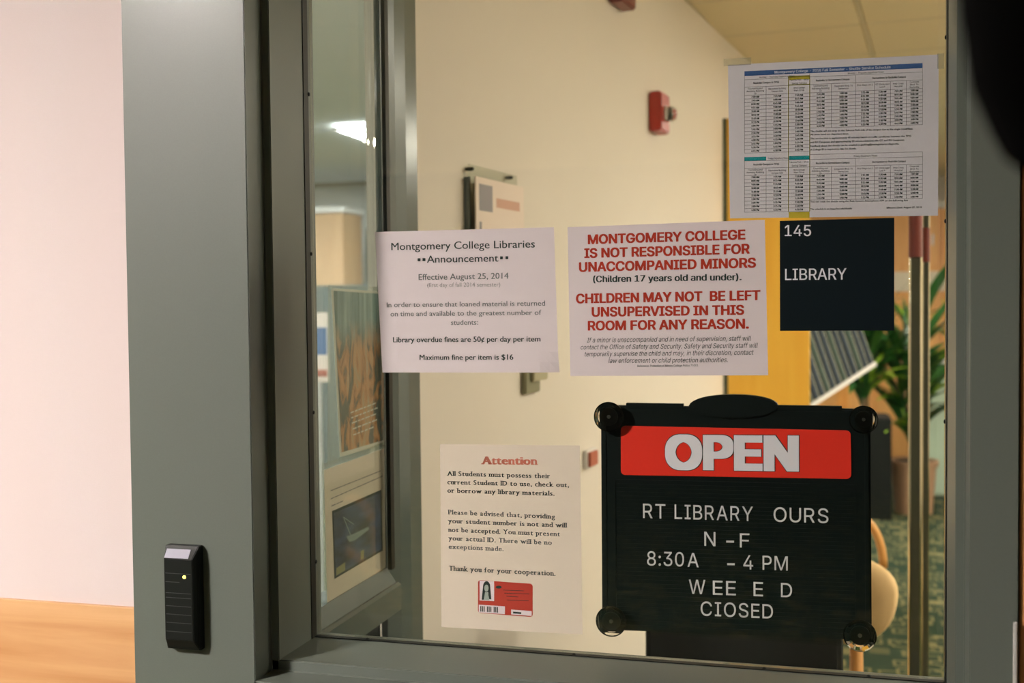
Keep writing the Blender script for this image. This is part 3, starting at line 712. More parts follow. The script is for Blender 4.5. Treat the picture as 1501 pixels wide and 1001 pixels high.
# grooved letter panel
bm = B(); n = 34
for k_ in range(n):
    v0 = .345+(.945-.345)*k_/n; bar(bm, .062, .938, v0, v0+.0105, -.0007, .0006, 0)
obj('groove_ridges', bm, MT['black'], sg, kind='stuff')
# red panel
bm = B(); pts = roundrect_px(B(), (910, 624), (1247, 631), (1247.8, 702), (910, 696), YO-.0022, .02, 4.6)
prism(bm, [tuple(p) for p in pts], (0, .003, 0)); rp = obj('red_panel', bm, MT['red'], sg)
bm = B(); put(bm, 'OPEN', o(975.1, 687.6, YO-.0024), o(1171, 690.6, YO-.0024), 49*PXM(1070, 690, YO), sans=True, bold=.046, off=.0003, depth=.0006); obj('open_lettering', bm, MT['ink_white'], rp)
bm = B(); put(bm, 'OPEN', o(974.3, 688.4, YO-.0022), o(1172.2, 691.4, YO-.0022), 50.4*PXM(1070, 690, YO), sans=True, bold=.054, off=.0002); obj('lettering_outline', bm, MT['ink'], rp)
# individual changeable letters: text, x-left, baseline-left, x-right, baseline-right, cap
def spread(chars, x0, y0, x1, y1, cap):
    adv = [(glyphs(c, sans=True)[3]-glyphs(c, sans=True)[2]) for c in chars]; gap = .11 if len(chars) > 1 else 0
    s = (x1-x0)/(sum(adv)+gap*(len(chars)-1)); x = x0
    for c, a_ in zip(chars, adv):
        t0 = (x-x0)/(x1-x0); t1 = (x+a_*s-x0)/(x1-x0)
        bm = B(); put(bm, c, o(x, y0+(y1-y0)*t0, YO-.0012), o(x+a_*s, y0+(y1-y0)*t1, YO-.0012), cap*PXM(x, y0, YO), depth=.0012, sans=True)
        obj('letter', bm, MT['letter'], sg); x += (a_+gap)*s
def dash(x0, x1, y):
    bm = B(); quadpx(bm, [(x0, y+1.3), (x1, y+1.5), (x1, y-1.3), (x0, y-1.5)], YO-.0012)
    r = bmesh.ops.extrude_face_region(bm, geom=bm.faces[:]); bmesh.ops.translate(bm, verts=[g for g in r['geom'] if isinstance(g, bmesh.types.BMVert)], vec=(0, -.0012, 0)); obj('letter', bm, MT['letter'], sg)
spread('RT', 942.7, 759, 975.5, 760, 21); spread('LIBRARY', 989, 760.3, 1103.8, 763.6, 21); spread('OURS', 1134, 764.3, 1214.3, 766.5, 21)
spread('N', 1032.5, 799.7, 1048.8, 800.4, 20.5); dash(1064.7, 1075.9, 793.6); spread('F', 1084.6, 802, 1098.6, 802.4, 20.5)
spread('8:30', 948.7, 828.3, 1002.7, 830, 20.5); spread('A', 1007.9, 830.5, 1024.2, 831.2, 20.5); dash(1066, 1077, 826.7); spread('4', 1089.7, 834, 1104, 834.5, 20.5); spread('PM', 1117.8, 834.7, 1154.8, 836, 20.5)
spread('W', 1009.9, 869.8, 1034, 870.6, 20.5); spread('EE', 1045, 871.3, 1078.7, 872.4, 20.5); spread('E', 1104.6, 873.3, 1118.6, 873.9, 20.5); spread('D', 1144.8, 874.7, 1161, 875.4, 20.5)
spread('CIOSED', 1027.2, 901.8, 1133, 906.5, 20.5)
# suction cups between sign and glass
for cx, cy, r_ in ((892, 611, 22), (1266, 615, 20.5), (895.5, 911, 22.5), (1260.5, 932, 23.5)):
    c = onY(cx, cy, .0032); rm = r_*PXM(cx, cy, .0032)
    bm = B(); lathe(bm, c, [(rm, 0), (rm, .0012), (rm*.93, .0030), (rm*.75, .0060), (rm*.45, .0085), (rm*.22, .0095), (rm*.18, .0115)], 'y', 40)
    cup = obj('suction_cup', bm, MT['cup'], sg, smooth=False)
    bm = B(); lathe(bm, c+Vector((0, .0005, 0)), [(rm*.60, .0015), (rm*.60, .0035), (rm*.46, .0070), (rm*.16, .0080)], 'y', 32); obj('cup_core', bm, MT['cup_inner'], cup, smooth=False)
    bm = B(); lathe(bm, c+Vector((0, .0002, 0)), [(rm*.02, -.0001), (rm*.10, .0004), (rm*.13, .0012), (rm*.13, .003)], 'y', 16); obj('cup_nub', bm, MT['steel'], cup, smooth=True)
    bm = B(); N_ = 48
    tube(bm, [c+Vector((math.cos(2*math.pi*k_/N_)*rm*.97, .0014, math.sin(2*math.pi*k_/N_)*rm*.97)) for k_ in range(N_+1)], .0007, 6); obj('cup_rim', bm, MT['holder'], cup)

# ================================================================== CARD READER on the left face
Yb = YF-.0005
a = onY(249.5, 796, Yb); b = onY(300.5, 950, Yb)
x0, x1, z1, z0 = a.x, b.x, a.z, b.z
rd = empty('card_reader', ((x0+x1)/2, YF, z0)); tag(rd, 'slim black card reader with a small lit lamp on the grey window frame', 'card reader')
D_ = .024
def ring(i, y, zi): return [(x0+i, y, z0+zi), (x1-i, y, z0+zi), (x1-i, y, z1-zi), (x0+i, y, z1-zi)]
bm = B()
R_ = [ring(0, YF-.0003, 0), ring(0, YF-D_*.55, 0), ring(.0015, YF-D_*.62, .004), ring(.004, YF-D_, .0165)]
vv = [[bm.verts.new(p) for p in r] for r in R_]
for i in range(3):
    for k_ in range(4): bm.faces.new((vv[i][k_], vv[i][(k_+1) % 4], vv[i+1][(k_+1) % 4], vv[i+1][k_]))
bm.faces.new(vv[0][::-1]); bm.faces.new(vv[-1]); bmesh.ops.recalc_face_normals(bm, faces=bm.faces)
bmesh.ops.bevel(bm, geom=bm.edges[:], offset=.0009, segments=2, affect='EDGES')
obj('reader_body', bm, MT['rubber'], rd)
# label plate on the top chamfer; chamfer's bright reflection put into its pale colour
pa = Vector((x0+.0045, YF-D_+.0002, z1-.0165)); pb = Vector((x0+.0045, YF-D_*.62-.0001, z1-.0042)); wv = Vector(((x1-x0)-.015, 0, 0)); nn = Vector((0, -(pb-pa).z, (pb-pa).y)).normalized()
if nn.y > 0: nn = -nn
s_ = (pb-pa)
bm = B(); obox(bm, pa+s_*.04+nn*.0001, wv, s_*.92, nn*.0006); obj('label_sheen_plate', bm, mat('lilac_grey_label_sheen', (.30, .30, .37), .4), rd)
H_ = z1-z0
for fr in (.252, .335, .44, .485, .565, .645, .725, .81):
    zz = z1-H_*fr; bm = B(); wl = (x1-x0)-.013
    if abs(fr-.335) < .001: wl *= .55
    bx(bm, x0+.0062, x0+.0062+wl, YF-D_-.0005, YF-D_+.0005, zz-.0004, zz+.0004); obj('rib', bm, mat('dark_grey_rib', (.03, .035, .035), .4) if fr < .26 else bpy.data.materials['dark_grey_rib'], rd)
lc = onY(270, 846, YF-D_-.0004)
bm = B(); lathe(bm, lc, [(.0026, .0006), (.0026, 0), (.0015, -.0009)], 'y', 16); obj('status_lamp', bm, MT['led'], rd)

# ================================================================== POSTERS on the perpendicular sidelight
PP = PX-.0225
def poster_mat():
    m = mat('theatre_poster_print', (.2, .2, .2), .35); nt = m.node_tree; b = nt.nodes['Principled BSDF']; tc = nt.nodes['Texture Coordinate']
    mp = nt.nodes.new('ShaderNodeMapping'); mp.inputs['Scale'].default_value = (1, 22, 6); n = nt.nodes.new('ShaderNodeTexNoise'); n.inputs['Scale'].default_value = 1.3; n.inputs['Detail'].default_value = 6; n.inputs['Distortion'].default_value = 1.2
    nt.links.new(tc.outputs['Generated'], mp.inputs[0]); mp.inputs['Scale'].default_value = (1, 5, 3)
    nt.links.new(mp.outputs[0], n.inputs['Vector'])
    lo = nt.nodes.new('ShaderNodeValToRGB'); e = lo.color_ramp.elements; e[0].position = .30; e[0].color = (.03, .05, .05, 1); e[1].position = .75; e[1].color = (.62, .55, .50, 1)
    for p, c in ((.42, (.05, .08, .07, 1)), (.47, (.42, .17, .04, 1)), (.55, (.70, .32, .12, 1)), (.62, (.50, .36, .20, 1))): q_ = e.new(p); q_.color = c
    mp2 = nt.nodes.new('ShaderNodeMapping'); mp2.inputs['Scale'].default_value = (1, 12, .8); n2 = nt.nodes.new('ShaderNodeTexNoise'); n2.inputs['Scale'].default_value = 1.2; n2.inputs['Detail'].default_value = 3
    nt.links.new(tc.outputs['Generated'], mp2.inputs[0]); nt.links.new(mp2.outputs[0], n2.inputs['Vector'])
    hi = nt.nodes.new('ShaderNodeValToRGB'); e = hi.color_ramp.elements; e[0].position = .35; e[0].color = (.03, .14, .17, 1); e[1].position = .65; e[1].color = (.35, .52, .56, 1)
    nt.links.new(n.outputs['Fac'], lo.inputs[0]); nt.links.new(n2.outputs['Fac'], hi.inputs[0])
    sp = nt.nodes.new('ShaderNodeSeparateXYZ'); nt.links.new(tc.outputs['Generated'], sp.inputs[0])
    rr = nt.nodes.new('ShaderNodeMapRange'); rr.inputs[1].default_value = .62; rr.inputs[2].default_value = .82; nt.links.new(sp.outputs[2], rr.inputs[0])
    mx = nt.nodes.new('ShaderNodeMix'); mx.data_type = 'RGBA'; nt.links.new(rr.outputs[0], mx.inputs[0]); nt.links.new(lo.outputs[0], mx.inputs[6]); nt.links.new(hi.outputs[0], mx.inputs[7]); nt.links.new(mx.outputs[2], b.inputs['Base Color'])
    return m
def oP(x, y, d=0): return onX(x, y, PP+d)
def xsheet(pts, d, t=.0006): return [Vector((p.x, p.y, p.z)) for p in pts], Vector((-t, 0, 0))
def flat(name, pts, d, m, parent=None, t=.0004):
    bm = B(); prism(bm, [oP(x, y, d) for x, y in pts], (-t, 0, 0)); return obj(name, bm, m, parent)
MT['print_white'] = mat('poster_white_margin', (.80, .79, .74), .5)
# upper poster
po = tag(flat('poster', [(485.5, 422), (566, 428), (565, 651), (498.5, 670)], .0, MT['print_white']), 'tall colourful stage poster with teal curtains taped to the sidelight, above the other sheet', 'poster')
flat('picture', [(489, 426), (563, 431), (562, 645), (501, 663)], .0006, poster_mat(), po, .0003)
bm = B()
for k_ in range(5):
    y = 604+k_*8; put(bm, '|| ||||| |||| || |||||', oP(513+k_, y+22-k_*.5, .0008), oP(547, y+9, .0008), .003, N=Vector((1, 0, 0)))
bm.free()
bm = B(); bm2 = B()
for r_, (ya, yb) in enumerate(((606, 592), (614, 600), (622, 608), (631, 617), (640, 626))):
    x = 514.0+r_
    while x < 549:
        L = random.uniform(3, 8); t0 = (x-514)/36; t1 = (x+L-514)/36
        prism(bm, [oP(x, ya+(yb-ya)*t0, .0009), oP(x+L, ya+(yb-ya)*t1, .0009), oP(x+L, ya+(yb-ya)*t1-2, .0009), oP(x, ya+(yb-ya)*t0-2, .0009)], (-.0002, 0, 0)); x += L+1.6
obj('white_text', bm, MT['print_white'], po)
# clear cover sheet of the poster
bm = B(); prism(bm, [oP(481, 418, .003), oP(570, 421, .003), oP(570, 655, .003), oP(480, 682, .003)], (-.0003, 0, 0)); obj('clear_cover', bm, MT['holder'], po)
# lower sheet
lp = tag(flat('paper_notice', [(475, 689), (569, 655), (573, 833), (480, 893)], .0, MT['paper_warm']), 'white sheet with a dark blue night photo taped low on the sidelight', 'notice')
def night_mat():
    m = mat('blue_night_photo', (.02, .03, .06), .35); nt = m.node_tree; b = nt.nodes['Principled BSDF']; tc = nt.nodes['Texture Coordinate']
    mp = nt.nodes.new('ShaderNodeMapping'); mp.inputs['Scale'].default_value = (1, 2.5, 5); n = nt.nodes.new('ShaderNodeTexNoise'); n.inputs['Scale'].default_value = 1.0; n.inputs['Detail'].default_value = 3
    nt.links.new(tc.outputs['Generated'], mp.inputs[0]); nt.links.new(mp.outputs[0], n.inputs['Vector'])
    r = nt.nodes.new('ShaderNodeValToRGB'); e = r.color_ramp.elements; e[0].position = .35; e[0].color = (.012, .022, .04, 1); e[1].position = .7; e[1].color = (.05, .10, .24, 1)
    nt.links.new(n.outputs['Fac'], r.inputs[0]); nt.links.new(r.outputs[0], b.inputs['Base Color']); return m
flat('photo_border', [(487, 749), (559, 717.5), (561, 807), (490.5, 848.5)], .0006, MT['ink'], lp, .0003)
ph = flat('photo', [(489, 752.5), (557.5, 722), (559.3, 804.5), (492.3, 844.5)], .0010, night_mat(), lp, .0003)
bm = B()
for pts in ([(508, 786), (517, 783), (540, 772), (541, 776), (520, 792), (512, 794)], [(503, 758), (504, 758), (516, 787), (514.5, 787)], [(503.5, 757), (519, 768), (518.5, 769), (503, 758.5)]):
    prism(bm, [oP(x, y, .0013) for x, y in pts], (-.0002, 0, 0))
obj('photo_detail', bm, mat('pale_teal_print', (.25, .33, .36), .5), lp)
bm = B(); prism(bm, [oP(493, 833, .0013), oP(506, 824, .0013), oP(506, 836, .0013), oP(493, 843.5, .0013)], (-.0002, 0, 0)); obj('photo_light', bm, mat('olive_print', (.35, .33, .15), .5), lp); bm = B(); prism(bm, [oP(529, 808, .0013), oP(533.5, 805.5, .0013), oP(533.5, 818, .0013), oP(529, 820.5, .0013)], (-.0002, 0, 0))
obj('photo_light', bm, bpy.data.materials['olive_print'], lp)
bm = B()
for (xa, ya, xb, yb) in ((485, 720, 558, 691), (485, 732, 561, 698.5), (486, 742.5, 503, 735)):
    x = xa
    while x < xb-2:
        L = min(random.uniform(3, 7), xb-x); f0 = (x-xa)/(xb-xa); f1 = (x+L-xa)/(xb-xa)
        prism(bm, [oP(x, ya+(yb-ya)*f0, .0008), oP(x+L, ya+(yb-ya)*f1, .0008), oP(x+L, ya+(yb-ya)*f1-1.7, .0008), oP(x, ya+(yb-ya)*f0-1.7, .0008)], (-.0002, 0, 0)); x += L+1.3
obj('small_text', bm, MT['ink_light'], lp)
bm = B(); prism(bm, [oP(472, 680, .0025), oP(572, 645, .0025), oP(575, 834, .0025), oP(478, 897, .0025)], (-.0003, 0, 0)); obj('clear_cover', bm, MT['holder'], lp)

# ================================================================== THINGS ON THE SLANTED WALL
def wpt(s, z, d): v = wp+wd*s+wn*d; return Vector((v.x, v.y, z))
def wsz(x, y, d=0.0): p = onW(x, y, d); return ((p-wp).dot(wd), p.z)
# sign holder
s0, zt0 = wsz(690, 240, .02); s1, _ = wsz(760, 252, .02)
sh_ = empty('sign_holder', wpt((s0+s1)/2, zt0-.40, .01)); tag(sh_, 'clear acrylic sign holder with a white sheet on the cream wall', 'sign holder')
bm = B(); obox(bm, wpt(s0, zt0-.40, .012), wd*(s1-s0), (0, 0, .40), wn*.004); obj('back_plate', bm, MT['holder'], sh_)
s2, z2 = wsz(697, 258, .03); s3, _ = wsz(767, 268, .03)
bm = B(); obox(bm, wpt(s2, z2-.34, .028), wd*(s3-s2), (0, 0, .34), wn*.003); obj('paper_insert', bm, MT['paper_warm'], sh_)
bm = B(); obox(bm, wpt(s2, z2-.34, .001), wd*.006, (0, 0, .34), wn*.014); obj('side_shadow_strip', bm, MT['frame_in'], sh_)  # dark strip modelling the shade beside the insert's left edge
for x, y in ((695, 245), (752, 258)):
    s_, z_ = wsz(x, y, .02); bm = B(); obox(bm, wpt(s_-.009, z_-.008, .001), wd*.009, (0, 0, .008), wn*.020, .002); obj('screw', bm, MT['rubber'], sh_)
bm = B()
for (fa, fb, za, zb_) in ((.06, .32, .015, .075), (.06, .10, .10, .33)):
    obox(bm, wpt(s2+(s3-s2)*fa, z2-zb_, .0312), wd*((s3-s2)*(fb-fa)), (0, 0, zb_-za), wn*.0003)
obj('insert_print', bm, MT['ink_light'], sh_)
bm = B(); obox(bm, wpt(s2+(s3-s2)*.40, z2-.062, .0312), wd*((s3-s2)*.5), (0, 0, .022), wn*.0003); obox(bm, wpt(s2+(s3-s2)*.45, z2-.16, .0312), wd*((s3-s2)*.3), (0, 0, .03), wn*.0003); obj('insert_red_print', bm, mat('pale_red_print', (.62, .35, .25), .6), sh_)
# fire alarm strobe
s_, z_ = wsz(950, 163, .0)
st = empty('fire_alarm_strobe', wpt(s_, z_-.07, .02)); tag(st, 'red fire alarm strobe with a clear lens high on the cream wall', 'fire alarm')
bm = B(); obox(bm, wpt(s_-.0, z_-.068, .001), wd*.115, (0, 0, .136), wn*.045, .006); obj('alarm_body', bm, MT['alarm_red'], st)
bm = B(); obox(bm, wpt(s_+.03, z_-.03, .046), wd*.06, (0, 0, .05), wn*.012, .004); obj('lens_mount', bm, MT['white'], st)
bm = B(); cc = wpt(s_+.06, z_-.005, .062)
bmesh.ops.create_uvsphere(bm, u_segments=20, v_segments=12, radius=.026); bmesh.ops.translate(bm, verts=bm.verts, vec=cc); obj('lens', bm, MT['cup'], st, smooth=True)
bm = B(); bmesh.ops.create_uvsphere(bm, u_segments=12, v_segments=8, radius=.009); bmesh.ops.translate(bm, verts=bm.verts, vec=cc); obj('flash_tube', bm, MT['steel'], st, smooth=True)
# small device at top
s_, z_ = wsz(890, 3, 0)
bm = B(); obox(bm, wpt(s_, z_, .001), wd*.14, (0, 0, .11), wn*.05, .006); tag(obj('wall_sounder', bm, MT['red_paint']), 'dark red alarm sounder at the top of the cream wall, cut by the picture edge', 'alarm')
# olive switch box under the announcement sheet
s_, z_ = wsz(763, 578, 0)
sw = empty('thermostat', wpt(s_+.05, z_-.0, .02)); tag(sw, 'small olive grey wall control box below the announcement sheet', 'thermostat')
bm = B(); obox(bm, wpt(s_, z_, .001), wd*.10, (0, 0, .12), wn*.014, .003); obj('control_body', bm, mat('olive_grey_plastic', (.22, .21, .12), .5), sw)
bm = B(); obox(bm, wpt(s_+.03, z_+.03, .015), wd*.10, (0, 0, .10), wn*.010, .003); obj('control_cover', bm, mat('pale_olive_plastic', (.42, .38, .24), .5), sw)
# red and white box
s_, z_ = wsz(854, 688, 0)
rw = empty('wall_switch', wpt(s_+.04, z_, .02)); tag(rw, 'small white wall box with a red front, left of the OPEN sign', 'wall switch')
bm = B(); obox(bm, wpt(s_, z_, .001), wd*.09, (0, 0, .055), wn*.012, .002); obj('switch_base', bm, MT['white'], rw)
bm = B(); obox(bm, wpt(s_+.01, z_+.006, .0125), wd*.07, (0, 0, .042), wn*.009, .002); obj('switch_front', bm, mat('faded_red_plastic', (.45, .12, .07), .5), rw)

# ================================================================== WOOD END PANEL BOOKCASE
a = onW(1062, 500); YB = a.y
pR = onY(1187, 600, YB)
bk = empty('bookcase', ((a.x+pR.x)/2, YB, 0)); tag(bk, 'tall oak bookcase end panel standing against the cream wall', 'bookcase')
HB = onY(1060, 175, YB).z
bm = B(); bx(bm, a.x+.012, pR.x, YB-.02, YB+.03, 0.0, HB, .003); obj('end_panel', bm, MT['yellow_wood'], bk)
bm = B(); xe = onY(1054.5, 500, YB).x
bx(bm, xe, a.x+.016, YB-.022, YB+.0, 0.0, HB); obj('edge_strip', bm, mat('dark_olive_edge', (.07, .08, .045), .5, noise=(12, .6)), bk)
for zz in (.05, .42, .80, 1.18, 1.56):
    bm = B(); bx(bm, a.x+.09, pR.x-.05, YB+.03, YB+.30, zz, zz+.025); obj('shelf', bm, MT['yellow_wood'], bk)
bm = B(); bx(bm, a.x+.09, pR.x-.05, YB+.30, YB+.33, 0, HB, .003); obj('side_panel', bm, MT['yellow_wood'], bk)

# ================================================================== BINDER RACK
RY = YB+.36
p1 = onY(1188, 592, RY); p2 = onY(1284, 529, RY+.42)
e1 = (p2-p1); L1 = e1.length; e1.normalize()
tp = onY(1176, 487, RY); e2 = (tp-onY(1200, 582, RY)); e2.normalize(); e2 = (e2-e1*e2.dot(e1)*.7).normalized()
e3 = e1.cross(e2).normalized()
if e3.y < 0: e3 = -e3
rk = empty('display_rack', (p1.x+.25, RY+.3, 0)); tag(rk, 'display rack with a sloping pale shelf beside the oak bookcase', 'rack')
bm = B(); obox(bm, p1-e2*.022, e1*L1, e2*.02, e3*.24, .003); obj('sloping_shelf', bm, MT['white'], rk)
for f_ in (.12, .78):
    q0 = p1+e1*(L1*f_)+e3*.12; bm = B(); bx(bm, q0.x-.03, q0.x+.03, q0.y-.02, q0.y+.02, 0, q0.z-.03, .002); obj('rack_leg', bm, MT['chair_wood'], rk)
bm = B(); obox(bm, p1+e3*.24-e2*.02, e1*L1, e2*.34, e3*.015); obj('back_board', bm, MT['rubber'], rk)
nb = 12; pitch = L1/nb
for k_ in range(nb):
    th = pitch*random.uniform(.80, .93); h = random.uniform(.30, .34)
    o0 = p1+e1*(pitch*k_+.003)+e3*.005
    bm = B(); obox(bm, o0, e1*(th*.74), e2*h, e3*.21, .002)
    cv = obj('binder', bm, MT['binder'] if k_ % 3 else MT['binder_green'])
    tag(cv, ('navy blue' if k_ % 3 else 'dark green')+' binder leaning on the sloping rack', 'binder', 'binders on the sloping rack')
    bm = B(); obox(bm, o0+e1*(th*.76)+e3*.004, e1*(th*.15), e2*(h-.008), e3*.20); obj('page_block', bm, MT['binder_edge'], cv)

# ================================================================== GATE POSTS
def post(px, pxw, pcap0, pcap1, Zd, label, ztop):
    t = (px-CX)/FPX; Yq = CAM.y+Zd
    c = onY(px, 600, Yq); r_ = (onY(px+pxw/2, 600, Yq)-onY(px-pxw/2, 600, Yq)).length/2
    g = empty('security_gate_post', (c.x, Yq, 0)); tag(g, label, 'gate post', 'security gate posts')
    zt = onY(px, ztop, Yq).z; zc1 = onY(px, pcap1, Yq).z; zc0 = onY(px, pcap0, Yq).z
    bm = B(); obox(bm, (c.x-r_*.62, Yq-r_*.35, .02), (r_*1.24, 0, 0), (0, r_*.7, 0), (0, 0, zt-.02)); obj('dark_reflection_strip', bm, MT['post_reflection'], g)  # chrome's dark mid reflection modelled as a strip between bright edges
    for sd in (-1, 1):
        bm = B(); lathe(bm, (c.x+sd*r_*.74, Yq, 0), [(r_*.26, .02), (r_*.26, zt), (r_*.15, zt+.004)], 'z', 20); e_ = obj('edge_highlight_tube', bm, MT['chrome'], g)
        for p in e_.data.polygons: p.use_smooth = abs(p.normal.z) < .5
    bm = B(); lathe(bm, (c.x, Yq, 0), [(r_*1.05, zc1), (r_*1.05, zc0)], 'z', 32); obj('red_sleeve', bm, MT['red_paint'], g)
    bm = B(); lathe(bm, (c.x, Yq, 0), [(r_*2.6, 0), (r_*2.6, .012), (r_*1.3, .022)], 'z', 32); obj('base_plate', bm, MT['chrome'], g)
    return g
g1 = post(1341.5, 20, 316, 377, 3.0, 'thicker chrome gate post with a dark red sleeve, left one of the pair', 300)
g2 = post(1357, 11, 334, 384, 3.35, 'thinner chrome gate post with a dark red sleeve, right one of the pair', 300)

# ================================================================== CHAIR
YC = 1.35
def chair(YC, cxp, hw, label, pxtop=812, pxbot=945):
    c = onY(cxp, 870, YC); zt = onY(1262, pxtop, YC).z; zb_ = onY(1262, pxbot, YC).z
    g = empty('upholstered_chair', (c.x, YC, 0)); tag(g, label, 'chair')
    # seat pad
    bm = B(); bx(bm, c.x-.22, c.x+.16, YC+.03, YC+.36, .38, .44, .025, 3); obj('seat', bm, MT['fabric'], g, smooth=True)
    # padded back: superellipse, curved
    pts = []; ch = (zt+zb_)/2; hh = (zt-zb_)/2
    bm = B(); N_ = 36; rings = []
    for dy, sc_ in ((-.032, .80), (-.038, .5), ):
        pass
    prof = [(-.040, .0), (-.040, .70), (-.030, .93), (-.008, 1.0), (.012, .97), (.022, .85), (.026, .0)]
    for dy, sc_ in prof:
        ring_ = []
        for k_ in range(N_):
            t = 2*math.pi*k_/N_; cu, su = math.cos(t), math.sin(t)
            ex_ = math.copysign(abs(cu)**.75, cu); ez_ = math.copysign(abs(su)**.8, su)
            ww = hw*(1-.22*(1-(ez_+1)/2))
            x_ = ex_*ww*max(sc_, .001); z_ = ez_*hh*max(sc_, .001)
            ring_.append(bm.verts.new((c.x+x_, YC+dy-1.1*x_*x_, ch+z_)))
        rings.append(ring_)
    for i in range(len(rings)-1):
        for k_ in range(N_): bm.faces.new((rings[i][k_], rings[i][(k_+1) % N_], rings[i+1][(k_+1) % N_], rings[i+1][k_]))
    bmesh.ops.remove_doubles(bm, verts=bm.verts, dist=.0005); bmesh.ops.recalc_face_normals(bm, faces=bm.faces)
    obj('backrest', bm, MT['fabric'], g, smooth=True)
    for sx, sy in ((-.18, .32), (.12, .32)):
        bm = B(); tube(bm, [(c.x+sx, YC+sy, .385), (c.x+sx*1.05, YC+sy-.02, 0)], [.018, .013]); obj('leg', bm, MT['chair_wood'], g, smooth=True)
    for sx in (-.14, .085):
        bm = B(); tube(bm, [(c.x+sx*.8, YC+.02, zb_+.12), (c.x+sx*.85, YC, .45), (c.x+sx*.95, YC+.06, 0)], [.016, .018, .013]); obj('leg', bm, MT['chair_wood'], g, smooth=True)
    return g, c, zt, zb_
g, c, zt, zb_ = chair(YC, 1213, .185, 'wooden chair with a rounded beige padded back beside the OPEN sign')
# bent wood arm loop rising behind
pts = []
for k_ in range(17):
    t = math.pi*k_/16; pts.append(onY(1256+39*math.cos(t)*1.0, 832-74*math.sin(t), YC+.85))
bm = B(); tube(bm, pts, .013, 12); 
hoop = obj('back_hoop', bm, MT['chair_wood'], None, smooth=True)
h0 = onY(1256, 832, YC+.85)
hg = empty('hoop_back_chair', (h0.x, YC+1.0, 0)); tag(hg, 'bentwood hoop back chair standing behind the beige chair', 'chair')
hoop.parent = hg; hoop.location = hoop.location-hg.location
a, b = pts[0], pts[-1]
for q_ in (a, b):
    bm = B(); tube(bm, [(q_.x, q_.y, q_.z), (q_.x-.10*(q_ is a), q_.y+.02, .62), (q_.x-.15*(q_ is a), q_.y+.02, .45), (q_.x-.17*(q_ is a), q_.y-.02, 0)], [.013, .014, .015, .012]); obj('leg', bm, MT['chair_wood'], hg, smooth=True)
    bm = B(); tube(bm, [(q_.x-.15*(q_ is a), q_.y+.38, .43), (q_.x-.16*(q_ is a), q_.y+.40, 0)], [.015, .012]); obj('leg', bm, MT['chair_wood'], hg, smooth=True)
bm = B(); bx(bm, min(a.x, b.x)-.02, max(a.x, b.x)-.15, a.y-.0, a.y+.40, .42, .46, .012, 3); obj('seat', bm, MT['chair_wood'], hg)

# ================================================================== DARK BOOK RETURN BIN
YD = .70
xa = onY(945, 945, YD).x; xb = onY(1236, 945, YD).x; zt = onY(1000, 830, YD).z
bn = empty('book_return_bin', ((xa+xb)/2, YD+.2, 0)); tag(bn, 'charcoal book return bin on the floor behind the OPEN sign', 'bin')
bm = B(); bx(bm, xa, xb, YD, YD+.42, .04, zt, .012); obj('bin_body', bm, MT['rubber'], bn)
bm = B(); bx(bm, xa-.01, xb+.01, YD-.01, YD+.43, zt, zt+.03, .008); obj('bin_lid', bm, MT['black'], bn)
bm = B(); bx(bm, xa+.02, xb-.02, YD+.02, YD+.40, 0, .045); obj('plinth', bm, MT['dark'], bn)

# ================================================================== PLANTS
def leaf_bm(L, W, bend, n=9):
    bm = B(); rows = []
    for i in range(n+1):
        t = i/n; w_ = W*math.sin(math.pi*min(1, t*.92+.06))**.7; a_ = t*bend
        y_ = L*(math.sin(a_)/bend if bend > .01 else t); z_ = L*((1-math.cos(a_))/bend)
        # goes up first then arches outward
        P_ = Vector((0, L*(1-math.cos(t*bend))/bend, L*math.sin(t*bend)/bend))
        rows.append([bm.verts.new(P_+Vector((-w_, 0, .0))), bm.verts.new(P_+Vector((0, .0, -w_*.35))), bm.verts.new(P_+Vector((w_, 0, .0)))])
    for i in range(n):
        for k_ in range(2): bm.faces.new((rows[i][k_], rows[i][k_+1], rows[i+1][k_+1], rows[i+1][k_]))
    return bm
leaf_meshes = []
for L, W, bd in ((.75, .040, 1.5), (.95, .045, 1.2), (.60, .05, 1.9), (.85, .035, .8), (.5, .045, 1.3)):
    for mm in ('leaf', 'leaf_bright'):
        bmv = leaf_bm(L, W, bd); me = bpy.data.meshes.new('leaf'); bmv.to_mesh(me); bmv.free(); me.materials.append(MT[mm])
        for p in me.polygons: p.use_smooth = True
        leaf_meshes.append(me)
def plant(name, label, cpos, z0, n, stemh, scale, rnd, bright=.3):
    g = empty(name, (cpos.x, cpos.y, z0)); tag(g, label, 'plant')
    for s_ in range(3):
        bm = B(); a_ = rnd.uniform(0, 6.28); r_ = .05*scale
        q0 = Vector((cpos.x+r_*math.cos(a_), cpos.y+r_*math.sin(a_), z0)); q1 = q0+Vector((rnd.uniform(-.1, .1)*scale, rnd.uniform(-.1, .1)*scale, stemh*(.5+.25*s_)))
        tube(bm, [q0, (q0+q1)/2+Vector((.01, 0, 0)), q1], [.014, .012, .009], 8); obj('stem', bm, MT['stem'], g, smooth=True)
        for k_ in range(n//3):
            me = leaf_meshes[rnd.randrange(5)*2+(1 if rnd.random() < bright else 0)]
            lf = bpy.data.objects.new('leaf', me); C.objects.link(lf); lf.parent = g
            f_ = rnd.uniform(.15, 1); lf.location = (q0+(q1-q0)*f_)-Vector(g.location)
            lf.rotation_euler = (rnd.uniform(-.5, .1), rnd.uniform(-.3, .3), rnd.uniform(0, 6.28)); s2_ = scale*rnd.uniform(.7, 1.1); lf.scale = (s2_, s2_, s2_)
    return g
YPt = 6.6
c = onZ(1339, 751, 0); YPt = c.y
pw_ = (onY(1375, 720, YPt)-onY(1304, 720, YPt)).length/2; zt = onY(1340, 674, YPt).z
